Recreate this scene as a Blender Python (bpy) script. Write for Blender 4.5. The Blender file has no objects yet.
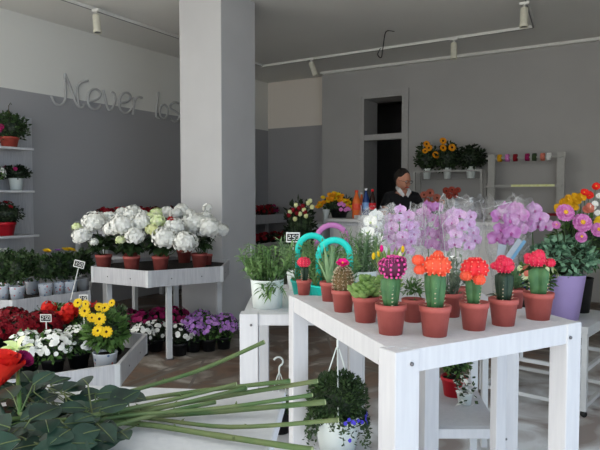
import bpy, math, random
from mathutils import Vector, Matrix, noise
random.seed(7)
PI = math.pi
C = bpy.context.scene.collection
SC = bpy.context.scene

# ---------------------------------------------------------------- camera, world, light
H = 1.25; F = 602.0; PITCH = math.radians(2.66)
cam_d = bpy.data.cameras.new('camera'); cam = bpy.data.objects.new('camera', cam_d); C.objects.link(cam)
cam.location = (0, 0, H); cam.rotation_euler = (PI/2 - PITCH, 0, 0)
cam_d.sensor_width = 36; cam_d.lens = 36*F/600; cam_d.clip_start = .05
SC.camera = cam
SC.view_settings.view_transform = 'Standard'; SC.view_settings.look = 'None'
SC.view_settings.gamma = 1; SC.view_settings.use_curve_mapping = False
SC.view_settings.exposure = 0.0
w = bpy.data.worlds.new('sky'); SC.world = w; w.use_nodes = True
wn = w.node_tree; bg = wn.nodes['Background']
bg.inputs['Strength'].default_value = 2.2
# open sky: bluer towards the right-hand side, hazy and neutral towards the sun on the left
_tc = wn.nodes.new('ShaderNodeTexCoord'); _sx = wn.nodes.new('ShaderNodeSeparateXYZ'); _mr = wn.nodes.new('ShaderNodeMapRange'); _mx = wn.nodes.new('ShaderNodeMix'); _mx.data_type = 'RGBA'
_mr.inputs[1].default_value = -.6; _mr.inputs[2].default_value = .6
wn.links.new(_tc.outputs['Generated'], _sx.inputs[0]); wn.links.new(_sx.outputs['X'], _mr.inputs[0]); wn.links.new(_mr.outputs[0], _mx.inputs[0])
_mx.inputs[6].default_value = (1.12, 1.10, 1.04, 1); _mx.inputs[7].default_value = (.60, .80, 1.06, 1); wn.links.new(_mx.outputs[2], bg.inputs['Color'])
sun_d = bpy.data.lights.new('sun', 'SUN'); sun = bpy.data.objects.new('sun', sun_d); C.objects.link(sun)
sun_d.energy = 8.0; sun_d.angle = math.radians(1); sun_d.color = (1, .97, .92)
sun.rotation_euler = Vector((.30, .42, -.86)).to_track_quat('-Z', 'Y').to_euler()
SC.cycles.use_denoising = True
SC.cycles.max_bounces = 10; SC.cycles.transparent_max_bounces = 24

# ---------------------------------------------------------------- pixel helpers (places in metres)
CPI, SPI = math.cos(PITCH), math.sin(PITCH)
def ray(px, py):
    a = (px-300)/F; b = (225-py)/F
    return Vector((a, CPI + SPI*b, -SPI + CPI*b))
def at(px, py, Y):
    r = ray(px, py); return Vector((0, 0, H)) + r*(Y/r.y)
def onz(px, py, z):
    r = ray(px, py); return Vector((0, 0, H)) + r*((z-H)/r.z)
def X(px, Y): return (px-300)/F*Y
# room frame: u runs into the room along the left wall, s runs along the back wall
K = Vector((-.52, 9.91, 0)); U = Vector((.5578, .9014, 0)); S = Vector((.9014, -.5578, 0)); CH = 3.105
def W(u, s, z=0): return K + U*u + S*s + Vector((0, 0, z))
RZ = math.atan2(S.y, S.x)

# ---------------------------------------------------------------- materials
def lin(c): return tuple(((v/255)/12.92 if v/255 <= .04045 else ((v/255+.055)/1.055)**2.4) for v in c)
def mat(name, rgb, rough=.6, rgb2=None, scale=30, spec=.3, metal=0, bump=0, bscale=80, detail=3, rnd=0, emis=0):
    m = bpy.data.materials.new(name); m.use_nodes = True
    nt = m.node_tree; b = nt.nodes['Principled BSDF']
    b.inputs['Roughness'].default_value = rough; b.inputs['Metallic'].default_value = metal
    b.inputs['Specular IOR Level'].default_value = spec
    a = lin(rgb)+(1,)
    tc = nt.nodes.new('ShaderNodeTexCoord')
    n = nt.nodes.new('ShaderNodeTexNoise'); n.inputs['Scale'].default_value = scale; n.inputs['Detail'].default_value = detail
    nt.links.new(tc.outputs['Object'], n.inputs['Vector'])
    r = nt.nodes.new('ShaderNodeValToRGB')
    r.color_ramp.elements[0].position = .35; r.color_ramp.elements[1].position = .65
    r.color_ramp.elements[0].color = a
    r.color_ramp.elements[1].color = (lin(rgb2)+(1,)) if rgb2 else tuple(v*.93 for v in a[:3])+(1,)
    nt.links.new(n.outputs['Fac'], r.inputs['Fac']); nt.links.new(r.outputs['Color'], b.inputs['Base Color'])
    if emis:
        nt.links.new(r.outputs['Color'], b.inputs['Emission Color']); b.inputs['Emission Strength'].default_value = emis
    if bump:
        n2 = nt.nodes.new('ShaderNodeTexNoise'); n2.inputs['Scale'].default_value = bscale
        nt.links.new(tc.outputs['Object'], n2.inputs['Vector'])
        bp = nt.nodes.new('ShaderNodeBump'); bp.inputs['Strength'].default_value = bump; bp.inputs['Distance'].default_value = .01
        nt.links.new(n2.outputs['Fac'], bp.inputs['Height']); nt.links.new(bp.outputs['Normal'], b.inputs['Normal'])
    return m
def wall_mat(name, top, low, zsplit):
    m = mat(name, top, .9, spec=.1); nt = m.node_tree; b = nt.nodes['Principled BSDF']
    g = nt.nodes.new('ShaderNodeNewGeometry'); sx = nt.nodes.new('ShaderNodeSeparateXYZ')
    nt.links.new(g.outputs['Position'], sx.inputs[0])
    mt = nt.nodes.new('ShaderNodeMath'); mt.operation = 'GREATER_THAN'; mt.inputs[1].default_value = zsplit
    nt.links.new(sx.outputs['Z'], mt.inputs[0])
    mx = nt.nodes.new('ShaderNodeMix'); mx.data_type = 'RGBA'
    mx.inputs[6].default_value = lin(low)+(1,); mx.inputs[7].default_value = lin(top)+(1,)
    nt.links.new(mt.outputs[0], mx.inputs[0]); nt.links.new(mx.outputs[2], b.inputs['Base Color'])
    return m
def wood_mat(name, a, b_):
    m = mat(name, a, .45, b_, 6, spec=.35); nt = m.node_tree
    tc = [n for n in nt.nodes if n.type == 'TEX_COORD'][0]; n = [n for n in nt.nodes if n.type == 'TEX_NOISE'][0]
    mp = nt.nodes.new('ShaderNodeMapping'); mp.inputs['Scale'].default_value = (14, 14, 1.2)
    nt.links.new(tc.outputs['Object'], mp.inputs[0]); nt.links.new(mp.outputs[0], n.inputs['Vector'])
    return m
M = {}
M['wall'] = wall_mat('wall_two_tone', (222, 222, 217), (160, 160, 162), 2.331)
M['wall_grey'] = mat('wall_grey', (166, 165, 163), .9, (170, 169, 167), 2, spec=.1)
M['recess'] = wall_mat('wall_recess', (226, 218, 208), (158, 157, 158), 2.363)
M['ceiling'] = mat('ceiling', (222, 222, 218), .95, (226, 226, 222), 1, spec=.05)
M['column'] = mat('column_paint', (184, 184, 185), .85, (188, 188, 189), 3, spec=.1)
M['white'] = wood_mat('white_painted_wood', (199, 200, 203), (192, 193, 197))
M['board'] = wood_mat('white_washed_board', (188, 189, 192), (174, 175, 180))
M['metalw'] = mat('white_metal', (205, 208, 210), .4, (195, 198, 200), 10, spec=.4)
M['rackw'] = mat('rack_grey_white', (168, 168, 164), .5)
M['track'] = mat('track_white', (225, 225, 220), .5)
M['spot'] = mat('spot_shell', (214, 212, 196), .45)
M['steel'] = mat('steel', (130, 130, 132), .35, (100, 100, 104), 60, metal=.9)
M['dark'] = mat('storeroom_paint', (120, 118, 116), .9, (114, 112, 110), 3)
M['frame'] = mat('door_frame_paint', (172, 171, 169), .6)
M['blacktray'] = mat('black_liner', (26, 24, 23), .8, (44, 38, 34), 30, bump=.5)
M['soil'] = mat('soil', (44, 33, 27), .95, (20, 16, 14), 90, bump=.9, bscale=200)
M['terra'] = mat('terracotta_plastic', (168, 86, 80), .55, (156, 76, 70), 25, spec=.3)
M['terra2'] = mat('terracotta_shade', (176, 78, 66), .6, (164, 70, 58), 25)
M['blackpot'] = mat('black_plastic', (26, 26, 28), .5)
M['whitepot'] = mat('white_plastic', (226, 234, 230), .35, (218, 226, 224), 10)
M['purplepot'] = mat('lilac_plastic', (184, 164, 220), .4, (178, 158, 214), 6)
M['redpot'] = mat('red_plastic', (190, 30, 44), .4)
M['turq'] = mat('turquoise_plastic', (40, 214, 200), .4, (34, 204, 190), 8)
M['mauve'] = mat('mauve_plastic', (190, 120, 176), .5, (180, 110, 168), 8)
M['rock'] = mat('pot_print', (225, 228, 232), .4)
# floral printed paper pots
def print_mat():
    m = mat('printed_pot', (222, 228, 236), .5, spec=.3); nt = m.node_tree; b = nt.nodes['Principled BSDF']
    tc = [n for n in nt.nodes if n.type == 'TEX_COORD'][0]
    vo = nt.nodes.new('ShaderNodeTexVoronoi'); vo.inputs['Scale'].default_value = 45
    nt.links.new(tc.outputs['Object'], vo.inputs['Vector'])
    lt = nt.nodes.new('ShaderNodeMath'); lt.operation = 'LESS_THAN'; lt.inputs[1].default_value = .30
    nt.links.new(vo.outputs['Distance'], lt.inputs[0])
    sx = nt.nodes.new('ShaderNodeSeparateColor'); nt.links.new(vo.outputs['Color'], sx.inputs[0])
    cr = nt.nodes.new('ShaderNodeValToRGB'); cr.color_ramp.interpolation = 'CONSTANT'
    cr.color_ramp.elements[0].color = lin((215, 120, 120))+(1,); cr.color_ramp.elements[1].color = lin((110, 140, 185))+(1,)
    cr.color_ramp.elements[1].position = .3
    e = cr.color_ramp.elements.new(.6); e.color = lin((222, 228, 236))+(1,)
    nt.links.new(sx.outputs[0], cr.inputs[0])
    mx = nt.nodes.new('ShaderNodeMix'); mx.data_type = 'RGBA'; mx.inputs[6].default_value = lin((222, 228, 236))+(1,)
    nt.links.new(lt.outputs[0], mx.inputs[0]); nt.links.new(cr.outputs[0], mx.inputs[7]); nt.links.new(mx.outputs[2], b.inputs['Base Color'])
    return m
M['printpot'] = print_mat()
def leafm(name, a, b_, sc=9, rough=.5): return mat(name, a, rough, b_, sc, spec=.3)
M['leaf_dark'] = leafm('leaf_dark', (38, 58, 34), (62, 84, 46), 18)
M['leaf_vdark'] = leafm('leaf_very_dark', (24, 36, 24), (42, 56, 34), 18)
M['leaf_mid'] = leafm('leaf_mid', (62, 96, 46), (92, 124, 62), 18)
M['leaf_sage'] = leafm('leaf_sage', (74, 110, 62), (120, 152, 92), 14)
M['leaf_lav'] = leafm('leaf_lavender', (84, 116, 78), (122, 148, 104), 14)
M['leaf_rose'] = leafm('leaf_rose', (16, 34, 28), (40, 66, 54), 22, .4)
M['leaf_grey'] = leafm('leaf_greygreen', (88, 104, 88), (128, 140, 120), 20)
M['leaf_var'] = leafm('leaf_variegated', (40, 84, 60), (140, 180, 152), 40)
M['leaf_mint'] = leafm('leaf_mint', (150, 190, 160), (112, 156, 122), 30)
M['succ'] = leafm('succulent', (98, 128, 66), (134, 158, 92), 14)
M['aloe'] = leafm('aloe_leaf', (96, 132, 92), (134, 164, 122), 30)
M['cactus'] = leafm('cactus_green', (52, 92, 58), (76, 116, 72), 30)
M['cactus_dark'] = leafm('cactus_dark_green', (28, 46, 34), (42, 62, 44), 30)
M['cactus_fuzzy'] = mat('cactus_brown', (134, 104, 74), .9, (98, 92, 58), 60, bump=1, bscale=300)
M['spine'] = mat('spine', (226, 206, 178), .7)
M['stem'] = mat('rose_stem', (70, 98, 54), .5, (104, 112, 72), 12)
M['stem_cut'] = mat('stem_cut', (150, 160, 120), .7)
M['twig'] = mat('twig', (88, 80, 52), .7)
def pet(name, a, b_, sc=40): return mat(name, a, .6, b_, sc, spec=.2)
M['p_white'] = pet('petal_white', (244, 244, 240), (232, 234, 226))
M['p_cream'] = pet('petal_cream', (222, 226, 150), (232, 236, 190))
M['p_lime'] = pet('petal_lime_cream', (214, 232, 160), (238, 242, 208))
M['p_red'] = pet('petal_red', (222, 32, 36), (196, 18, 28))
M['p_scar'] = pet('petal_scarlet', (232, 50, 34), (206, 26, 24))
M['p_dred'] = pet('petal_dark_red', (140, 14, 30), (108, 10, 26))
M['p_mag'] = pet('petal_magenta', (160, 30, 92), (124, 22, 72))
M['p_pur'] = pet('petal_purple', (200, 146, 212), (150, 98, 184))
M['p_orch'] = pet('petal_orchid', (206, 152, 208), (226, 190, 228), 30)
M['p_orch2'] = pet('petal_orchid_deep', (190, 116, 186), (214, 160, 212), 30)
M['p_pink'] = pet('petal_pink', (196, 96, 172), (222, 150, 206), 60)
M['p_lip'] = pet('petal_lip', (178, 84, 160), (200, 110, 180), 40)
M['p_hot'] = pet('petal_hot_pink', (236, 24, 140), (218, 18, 120))
M['p_yel'] = pet('petal_yellow', (228, 196, 34), (218, 176, 28))
M['p_org'] = pet('petal_orange', (230, 160, 26), (220, 136, 22))
M['p_gold'] = pet('petal_gold', (222, 168, 28), (204, 146, 22))
M['p_salm'] = pet('petal_salmon', (214, 130, 110), (196, 104, 86))
M['p_salm2'] = pet('petal_deep_salmon', (186, 84, 70), (166, 66, 54))
M['p_blue'] = pet('petal_blue', (84, 70, 200), (70, 60, 180))
M['eye'] = mat('flower_eye', (60, 34, 20), .9)
M['eye_y'] = mat('flower_eye_yellow', (230, 180, 60), .9)
M['h_org'] = mat('graft_orange', (220, 66, 46), .5, (228, 92, 60), 60)
M['h_red'] = mat('graft_red', (216, 34, 52), .5, (222, 54, 50), 60)
M['h_crim'] = mat('graft_crimson', (200, 26, 66), .5, (212, 44, 78), 60)
M['h_dark'] = mat('graft_dark_purple', (72, 22, 50), .5, (96, 30, 66), 30)
M['h_pink'] = mat('graft_magenta', (206, 50, 140), .5, (226, 90, 160), 40)
M['h_tip'] = mat('graft_tip_pale', (246, 196, 168), .6)
M['skin'] = mat('skin', (196, 140, 116), .6, (186, 130, 106), 10)
M['hair'] = mat('hair', (26, 22, 20), .6, (38, 32, 28), 60)
M['shirt'] = mat('black_shirt', (24, 24, 27), .85)
M['collar'] = mat('white_cotton', (214, 214, 214), .8)
M['trouser'] = mat('trousers', (30, 32, 40), .9)
M['lens'] = mat('spectacle_frame', (20, 20, 22), .3)
M['cola'] = mat('cola_liquid', (40, 16, 12), .2)
M['lab_red'] = mat('label_red', (206, 24, 40), .5)
M['orange_b'] = mat('orange_drink', (222, 110, 48), .3, (210, 98, 40), 8)
M['blue_b'] = mat('blue_bottle', (30, 62, 120), .3)
M['lab_lblue'] = mat('label_pale_blue', (120, 160, 210), .5)
M['cap_w'] = mat('cap_white', (215, 215, 215), .5)
M['paper'] = mat('paper', (214, 216, 216), .8)
M['signblk'] = mat('sign_black', (22, 22, 24), .6)
M['signwht'] = mat('sign_white', (236, 236, 232), .6)
M['counter'] = mat('counter_laminate', (196, 196, 196), .5, (190, 190, 190), 3)
M['cable'] = mat('cable', (38, 38, 38), .6)
M['letter'] = mat('letter_grey', (184, 184, 184), .7)
M['vaseglass'] = mat('frosted_glass', (190, 198, 198), .2)
M['tagblue'] = mat('tag_blue', (110, 160, 196), .5)
M['tagwht'] = mat('tag_white', (176, 186, 196), .5)
M['cel'] = None
def cel_mat():
    m = bpy.data.materials.new('cellophane'); m.use_nodes = True; nt = m.node_tree; nt.nodes.clear()
    o = nt.nodes.new('ShaderNodeOutputMaterial'); t = nt.nodes.new('ShaderNodeBsdfTransparent'); g = nt.nodes.new('ShaderNodeBsdfGlossy')
    g.inputs['Roughness'].default_value = .22; d = nt.nodes.new('ShaderNodeBsdfDiffuse'); d.inputs[0].default_value = (.9, .92, .95, 1)
    tc = nt.nodes.new('ShaderNodeTexCoord'); n = nt.nodes.new('ShaderNodeTexNoise'); n.inputs['Scale'].default_value = 14; n.inputs['Detail'].default_value = 4
    n.inputs['Distortion'].default_value = 1.5
    nt.links.new(tc.outputs['Object'], n.inputs['Vector'])
    bp = nt.nodes.new('ShaderNodeBump'); bp.inputs['Strength'].default_value = .9; bp.inputs['Distance'].default_value = .03
    nt.links.new(n.outputs['Fac'], bp.inputs['Height']); nt.links.new(bp.outputs[0], g.inputs['Normal'])
    rp = nt.nodes.new('ShaderNodeValToRGB'); rp.color_ramp.elements[0].position = .52; rp.color_ramp.elements[0].color = (.02, .02, .02, 1)
    rp.color_ramp.elements[1].position = .68; rp.color_ramp.elements[1].color = (.22, .22, .22, 1)
    nt.links.new(n.outputs['Fac'], rp.inputs[0])
    m1 = nt.nodes.new('ShaderNodeMixShader'); m1.inputs[0].default_value = .10; nt.links.new(t.outputs[0], m1.inputs[1]); nt.links.new(g.outputs[0], m1.inputs[2])
    m2 = nt.nodes.new('ShaderNodeMixShader'); nt.links.new(rp.outputs[0], m2.inputs[0]); nt.links.new(m1.outputs[0], m2.inputs[1]); nt.links.new(d.outputs[0], m2.inputs[2])
    nt.links.new(m2.outputs[0], o.inputs[0]); return m
M['cel'] = cel_mat()
M['cel_fold'] = bpy.data.materials.new('cellophane_fold'); M['cel_fold'].use_nodes = True
_b = M['cel_fold'].node_tree.nodes['Principled BSDF']; _b.inputs['Base Color'].default_value = (.86, .88, .92, 1); _b.inputs['Alpha'].default_value = .6; _b.inputs['Roughness'].default_value = .2
def floor_mat():
    m = mat('stone_floor', (92, 78, 68), .55, (120, 104, 92), 2.2, spec=.35, detail=8); nt = m.node_tree; b = nt.nodes['Principled BSDF']
    tc = [n for n in nt.nodes if n.type == 'TEX_COORD'][0]
    n1 = nt.nodes.new('ShaderNodeTexNoise'); n1.inputs['Scale'].default_value = 2.6; n1.inputs['Detail'].default_value = 8; n1.inputs['Distortion'].default_value = 1.2
    nt.links.new(tc.outputs['Object'], n1.inputs['Vector'])
    r = nt.nodes.new('ShaderNodeValToRGB'); r.color_ramp.elements[0].color = lin((84, 66, 56))+(1,); r.color_ramp.elements[0].position = .32
    r.color_ramp.elements[1].color = lin((176, 172, 166))+(1,); r.color_ramp.elements[1].position = .72
    for p, c in ((.44, (112, 92, 78)), (.52, (98, 88, 80)), (.6, (136, 128, 120))):
        e = r.color_ramp.elements.new(p); e.color = lin(c)+(1,)
    nt.links.new(n1.outputs['Fac'], r.inputs[0])
    vo = nt.nodes.new('ShaderNodeTexVoronoi'); vo.feature = 'DISTANCE_TO_EDGE'; vo.inputs['Scale'].default_value = 1.5
    nt.links.new(tc.outputs['Object'], vo.inputs['Vector'])
    vc = nt.nodes.new('ShaderNodeTexVoronoi'); vc.inputs['Scale'].default_value = 1.5; nt.links.new(tc.outputs['Object'], vc.inputs['Vector'])
    hs = nt.nodes.new('ShaderNodeSeparateColor'); nt.links.new(vc.outputs['Color'], hs.inputs[0])
    mr = nt.nodes.new('ShaderNodeMapRange'); mr.inputs[3].default_value = .8; mr.inputs[4].default_value = 1.3; nt.links.new(hs.outputs[0], mr.inputs[0])
    mu = nt.nodes.new('ShaderNodeVectorMath'); mu.operation = 'SCALE'; nt.links.new(r.outputs[0], mu.inputs[0]); nt.links.new(mr.outputs[0], mu.inputs['Scale'])
    lt = nt.nodes.new('ShaderNodeMath'); lt.operation = 'LESS_THAN'; lt.inputs[1].default_value = .012; nt.links.new(vo.outputs[0], lt.inputs[0])
    mx = nt.nodes.new('ShaderNodeMix'); mx.data_type = 'RGBA'; nt.links.new(lt.outputs[0], mx.inputs[0]); nt.links.new(mu.outputs[0], mx.inputs[6])
    mx.inputs[7].default_value = lin((110, 104, 98))+(1,)
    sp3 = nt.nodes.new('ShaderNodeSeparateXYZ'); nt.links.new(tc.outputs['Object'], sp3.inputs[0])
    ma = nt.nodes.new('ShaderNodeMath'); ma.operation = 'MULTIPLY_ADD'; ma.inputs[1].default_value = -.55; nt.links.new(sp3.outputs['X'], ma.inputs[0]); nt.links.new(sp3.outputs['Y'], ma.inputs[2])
    mm = nt.nodes.new('ShaderNodeMapRange'); mm.inputs[1].default_value = 3.7; mm.inputs[2].default_value = 2.9; nt.links.new(ma.outputs[0], mm.inputs[0])  # near floor paler: light marble with sky gloss put into its colour
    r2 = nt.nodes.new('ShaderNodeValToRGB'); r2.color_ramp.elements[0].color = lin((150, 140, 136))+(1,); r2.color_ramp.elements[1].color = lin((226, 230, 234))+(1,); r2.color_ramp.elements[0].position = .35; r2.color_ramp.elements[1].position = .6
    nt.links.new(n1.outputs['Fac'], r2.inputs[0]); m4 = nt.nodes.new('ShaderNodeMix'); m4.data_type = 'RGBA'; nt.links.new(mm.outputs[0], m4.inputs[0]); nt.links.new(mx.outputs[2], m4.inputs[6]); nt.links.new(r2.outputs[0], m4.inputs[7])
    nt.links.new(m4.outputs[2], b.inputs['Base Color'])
    return m
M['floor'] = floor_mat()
M['pave'] = mat('sunlit_pavement', (196, 192, 184), .9, (180, 176, 168), 3)

# ---------------------------------------------------------------- mesh builder
def frame(d, up=Vector((0, 0, 1))):
    d = d.normalized(); x = d.cross(up)
    if x.length < 1e-4: x = d.cross(Vector((0, 1, 0)))
    x.normalize(); return x, x.cross(d).normalized(), d
class MB:
    def __init__(s): s.v = []; s.f = []; s.m = []; s.sm = []
    def add(s, vs, fs, mi=0, sm=False):
        b = len(s.v); s.v += [tuple(p) for p in vs]
        for f in fs: s.f.append([b+i for i in f]); s.m.append(mi); s.sm.append(sm)
    def prism(s, poly, z0, z1, mi=0):
        n = len(poly); vs = [(p[0], p[1], z0) for p in poly]+[(p[0], p[1], z1) for p in poly]
        s.add(vs, [list(range(n))[::-1], list(range(n, 2*n))]+[[i, (i+1) % n, n+(i+1) % n, n+i] for i in range(n)], mi)
    def box(s, c, sz, rz=0, mi=0, mtx=None):
        x, y, z = sz[0]/2, sz[1]/2, sz[2]/2; R = mtx or Matrix.Rotation(rz, 3, 'Z'); c = Vector(c)
        vs = [c+R@Vector((a*x, b*y, d*z)) for a, b, d in ((-1,-1,-1),(1,-1,-1),(1,1,-1),(-1,1,-1),(-1,-1,1),(1,-1,1),(1,1,1),(-1,1,1))]
        s.add(vs, [(3,2,1,0),(4,5,6,7),(0,1,5,4),(1,2,6,5),(2,3,7,6),(3,0,4,7)], mi)
    def beam(s, a, b, wd, ht, mi=0):
        a, b = Vector(a), Vector(b); x, y, d = frame(b-a)
        R = Matrix((x, d, y)).transposed(); s.box((a+b)/2, (wd, (b-a).length, ht), mtx=R, mi=mi)
    def lathe(s, prof, c=(0, 0, 0), n=20, mi=0, mtx=None, rf=None):
        c = Vector(c); vs = []; fs = []
        for (r, z) in prof:
            for i in range(n):
                t = 2*PI*i/n; rr = r*(rf(t, z) if rf else 1); p = Vector((rr*math.cos(t), rr*math.sin(t), z))
                vs.append(c+(mtx@p if mtx else p))
        for j in range(len(prof)-1):
            for i in range(n): fs.append((j*n+i, j*n+(i+1) % n, (j+1)*n+(i+1) % n, (j+1)*n+i))
        if prof[0][0] > 1e-5: fs.append(tuple(range(n))[::-1])
        if prof[-1][0] > 1e-5: fs.append(tuple((len(prof)-1)*n+i for i in range(n)))
        s.add(vs, fs, mi, True)
    def tube(s, pts, r, n=6, mi=0, flat=1.0):
        pts = [Vector(p) for p in pts]; vs = []; fs = []; up = Vector((0, 0, 1)); last = None
        for k, p in enumerate(pts):
            d = (pts[min(k+1, len(pts)-1)]-pts[max(k-1, 0)])
            if last is None: x, y, dd = frame(d)
            else:
                dd = d.normalized(); x = (last - dd*last.dot(dd)).normalized(); y = x.cross(dd).normalized()
            last = x; rr = r[k] if isinstance(r, (list, tuple)) else r
            for i in range(n):
                t = 2*PI*i/n; vs.append(p+x*(rr*math.cos(t))+y*(rr*flat*math.sin(t)))
        for k in range(len(pts)-1):
            for i in range(n): fs.append((k*n+i, k*n+(i+1) % n, (k+1)*n+(i+1) % n, (k+1)*n+i))
        fs += [tuple(range(n))[::-1], tuple((len(pts)-1)*n+i for i in range(n))]
        s.add(vs, fs, mi, True)
    def ball(s, c, r, nu=12, nv=8, mi=0, fn=None, mtx=None):
        c = Vector(c); r = Vector(r) if not isinstance(r, (int, float)) else Vector((r, r, r)); vs = []; fs = []
        for j in range(nv+1):
            ph = PI*j/nv
            for i in range(nu):
                t = 2*PI*i/nu; d = Vector((math.sin(ph)*math.cos(t), math.sin(ph)*math.sin(t), math.cos(ph)))
                k = fn(t, ph, d) if fn else 1; p = Vector((d.x*r.x, d.y*r.y, d.z*r.z))*k
                vs.append(c+(mtx@p if mtx else p))
        for j in range(nv):
            for i in range(nu): fs.append((j*nu+i, (j+1)*nu+i, (j+1)*nu+(i+1) % nu, j*nu+(i+1) % nu))
        s.add(vs, fs, mi, True)
    def leaf(s, p, d, ln, wd, droop=.3, mi=0, up=None, fold=.15, shape=(.0, .75, 1., .7, 0.)):
        p = Vector(p); x, y, d = frame(Vector(d), up or Vector((0, 0, 1))); vs = []; fs = []; n = len(shape)
        for k, wv in enumerate(shape):
            t = k/(n-1); q = p+d*(ln*t)-Vector((0, 0, 1))*(droop*ln*t*t)
            h = wd*.5*wv; e = y*(h*fold*2)
            vs += [q-x*h+e, q, q+x*h+e]
        for k in range(n-1):
            a = 3*k; fs += [(a, a+1, a+4, a+3), (a+1, a+2, a+5, a+4)]
        s.add(vs, fs, mi, True)
    def sleaf(s, p, d, ln, wd, mi=0, tw=0):
        p = Vector(p); x, y, d = frame(Vector(d)); x = x*math.cos(tw)+y*math.sin(tw)
        s.add([p, p+d*ln*.5-x*wd*.5, p+d*ln, p+d*ln*.5+x*wd*.5], [(0, 1, 2, 3)], mi)
    def flower(s, c, nrm, r, k=5, pw=1.0, mi=0, eye=None, er=.3, cup=.15, seg=3):
        c = Vector(c); x, y, n = frame(Vector(nrm)); a0 = random.random()*6
        for i in range(k):
            t = a0+2*PI*i/k; d = (x*math.cos(t)+y*math.sin(t)+n*cup).normalized(); q = n.cross(d).normalized()
            hw = r*math.sin(PI/k)*pw
            lift = n*(.0015*(i % 2))
            s.add([c+lift, c+lift+d*r*.55-q*hw, c+lift+d*r*.95-q*hw*.6, c+lift+d*r*.95+q*hw*.6, c+lift+d*r*.55+q*hw], [(0, 1, 2, 3, 4)], mi)
        if eye is not None:
            s.ball(c+n*r*.06, r*er, 6, 4, mi=eye)
    def build(s, name, mats, parent=None, bevel=0, loc=None):
        me = bpy.data.meshes.new(name); me.from_pydata(s.v, [], s.f)
        mats = mats if isinstance(mats, (list, tuple)) else [mats]
        for q in mats: me.materials.append(M[q] if isinstance(q, str) else q)
        me.polygons.foreach_set('material_index', s.m); me.polygons.foreach_set('use_smooth', s.sm); me.update()
        o = bpy.data.objects.new(name, me); C.objects.link(o)
        if parent: o.parent = parent
        if loc is not None: o.location = loc
        if bevel:
            b = o.modifiers.new('bevel', 'BEVEL'); b.width = bevel; b.segments = 2; b.limit_method = 'ANGLE'
        return o
def tag(o, label, cat, group=None):
    o['label'] = label; o['category'] = cat
    if group: o['group'] = group
    return o
def thing(name, label, cat, loc=(0, 0, 0), rz=0, group=None):
    o = bpy.data.objects.new(name, None); C.objects.link(o); o.location = loc; o.rotation_euler = (0, 0, rz)
    o.empty_display_size = .05
    return tag(o, label, cat, group)
def copy_tree(o, parent=None):
    c = o.copy(); C.objects.link(c); c.parent = parent
    for ch in list(o.children): copy_tree(ch, c)
    return c
def dup(o, loc, rz=0, label=None, group=None, sc=1):
    c = copy_tree(o); c.location = loc; c.rotation_euler = (0, 0, rz); c.scale = (sc, sc, sc)
    if label: c['label'] = label
    if group: c['group'] = group
    return c
def struct(o): o['kind'] = 'structure'; return o
R_ = random.uniform
def rdir(zmin=-1):
    while True:
        v = Vector((R_(-1, 1), R_(-1, 1), R_(zmin, 1)))
        if .05 < v.length < 1: return v.normalized()

# ================================================================ the room
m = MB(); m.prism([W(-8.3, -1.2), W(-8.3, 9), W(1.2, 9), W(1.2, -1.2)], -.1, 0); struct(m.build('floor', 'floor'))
m = MB(); m.prism([W(-30, -16), W(-30, 24), W(-8.3, 24), W(-8.3, -16)], -.1, -.005); o = struct(m.build('ground_pavement', 'pave'))
m = MB(); m.prism([W(-8.8, -.2), W(-8.8, 8.4), W(.2, 8.4), W(.2, -.2)], CH, CH+.15); struct(m.build('ceiling', 'ceiling'))
m = MB(); m.prism([W(-5.2, -.2), W(-5.2, 0), W(.2, 0), W(.2, -.2)], 0, CH); struct(m.build('wall_left', 'wall'))
m = MB(); m.prism([W(0, 0), W(0, 1.098), W(.2, 1.098), W(.2, 0)], 0, CH); struct(m.build('wall_recess', 'recess'))
# door opening in the back wall
def s_at(px, u=-.25):
    r = (px-300)/F; a = K + U*u
    return (r*a.y - a.x)/(S.x - r*S.y)
sd0, sd1 = s_at(361.5), s_at(404.5)
m = MB()
for a, b, z0, z1 in ((1.098, sd0, 0, CH), (sd0, sd1, 2.68, CH), (sd1, 7.2, 0, CH)):
    m.prism([W(-.25, a), W(-.25, b), W(.2, b), W(.2, a)], z0, z1)
struct(m.build('wall_back', 'wall_grey'))
m = MB(); m.prism([W(-5.2, 7.0), W(-5.2, 7.2), W(-.25, 7.2), W(-.25, 7.0)], 0, CH); struct(m.build('wall_right', 'wall_grey'))
# back room beyond the door
m = MB()
m.prism([W(.2, sd0-1.0), W(2.4, sd0-1.0), W(2.4, sd0-1.1), W(.2, sd0-1.1)], 0, 3)
m.prism([W(.2, sd1+.8), W(2.4, sd1+.8), W(2.4, sd1+.9), W(.2, sd1+.9)], 0, 3)
m.prism([W(2.4, sd0-1.1), W(2.4, sd1+.9), W(2.5, sd1+.9), W(2.5, sd0-1.1)], 0, 3)
m.prism([W(.2, sd0-1.1), W(.2, sd1+.9), W(2.5, sd1+.9), W(2.5, sd0-1.1)], 3, 3.1)
struct(m.build('wall_storeroom', 'dark'))
m = MB(); m.prism([W(.2, sd0-1.1), W(.2, sd1+.9), W(2.5, sd1+.9), W(2.5, sd0-1.1)], -.1, .0); struct(m.build('floor_storeroom', 'dark'))
m = MB()
for a, b in ((sd0, sd0+.04), (sd1-.04, sd1)): m.prism([W(-.27, a), W(-.27, b), W(.16, b), W(.16, a)], 0, 2.68)
m.prism([W(-.27, sd0), W(-.27, sd1), W(.16, sd1), W(.16, sd0)], 2.65, 2.68)
m.prism([W(-.26, sd0+.04), W(-.26, sd1-.04), W(-.18, sd1-.04), W(-.18, sd0+.04)], 2.06, 2.14)
for a, b in ((sd0-.03, sd0), (sd1, sd1+.05)): m.prism([W(-.275, a), W(-.275, b), W(-.25, b), W(-.25, a)], 0, 2.75)
m.prism([W(-.275, sd0), W(-.275, sd1), W(-.25, sd1), W(-.25, sd0)], 2.68, 2.75)
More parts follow.
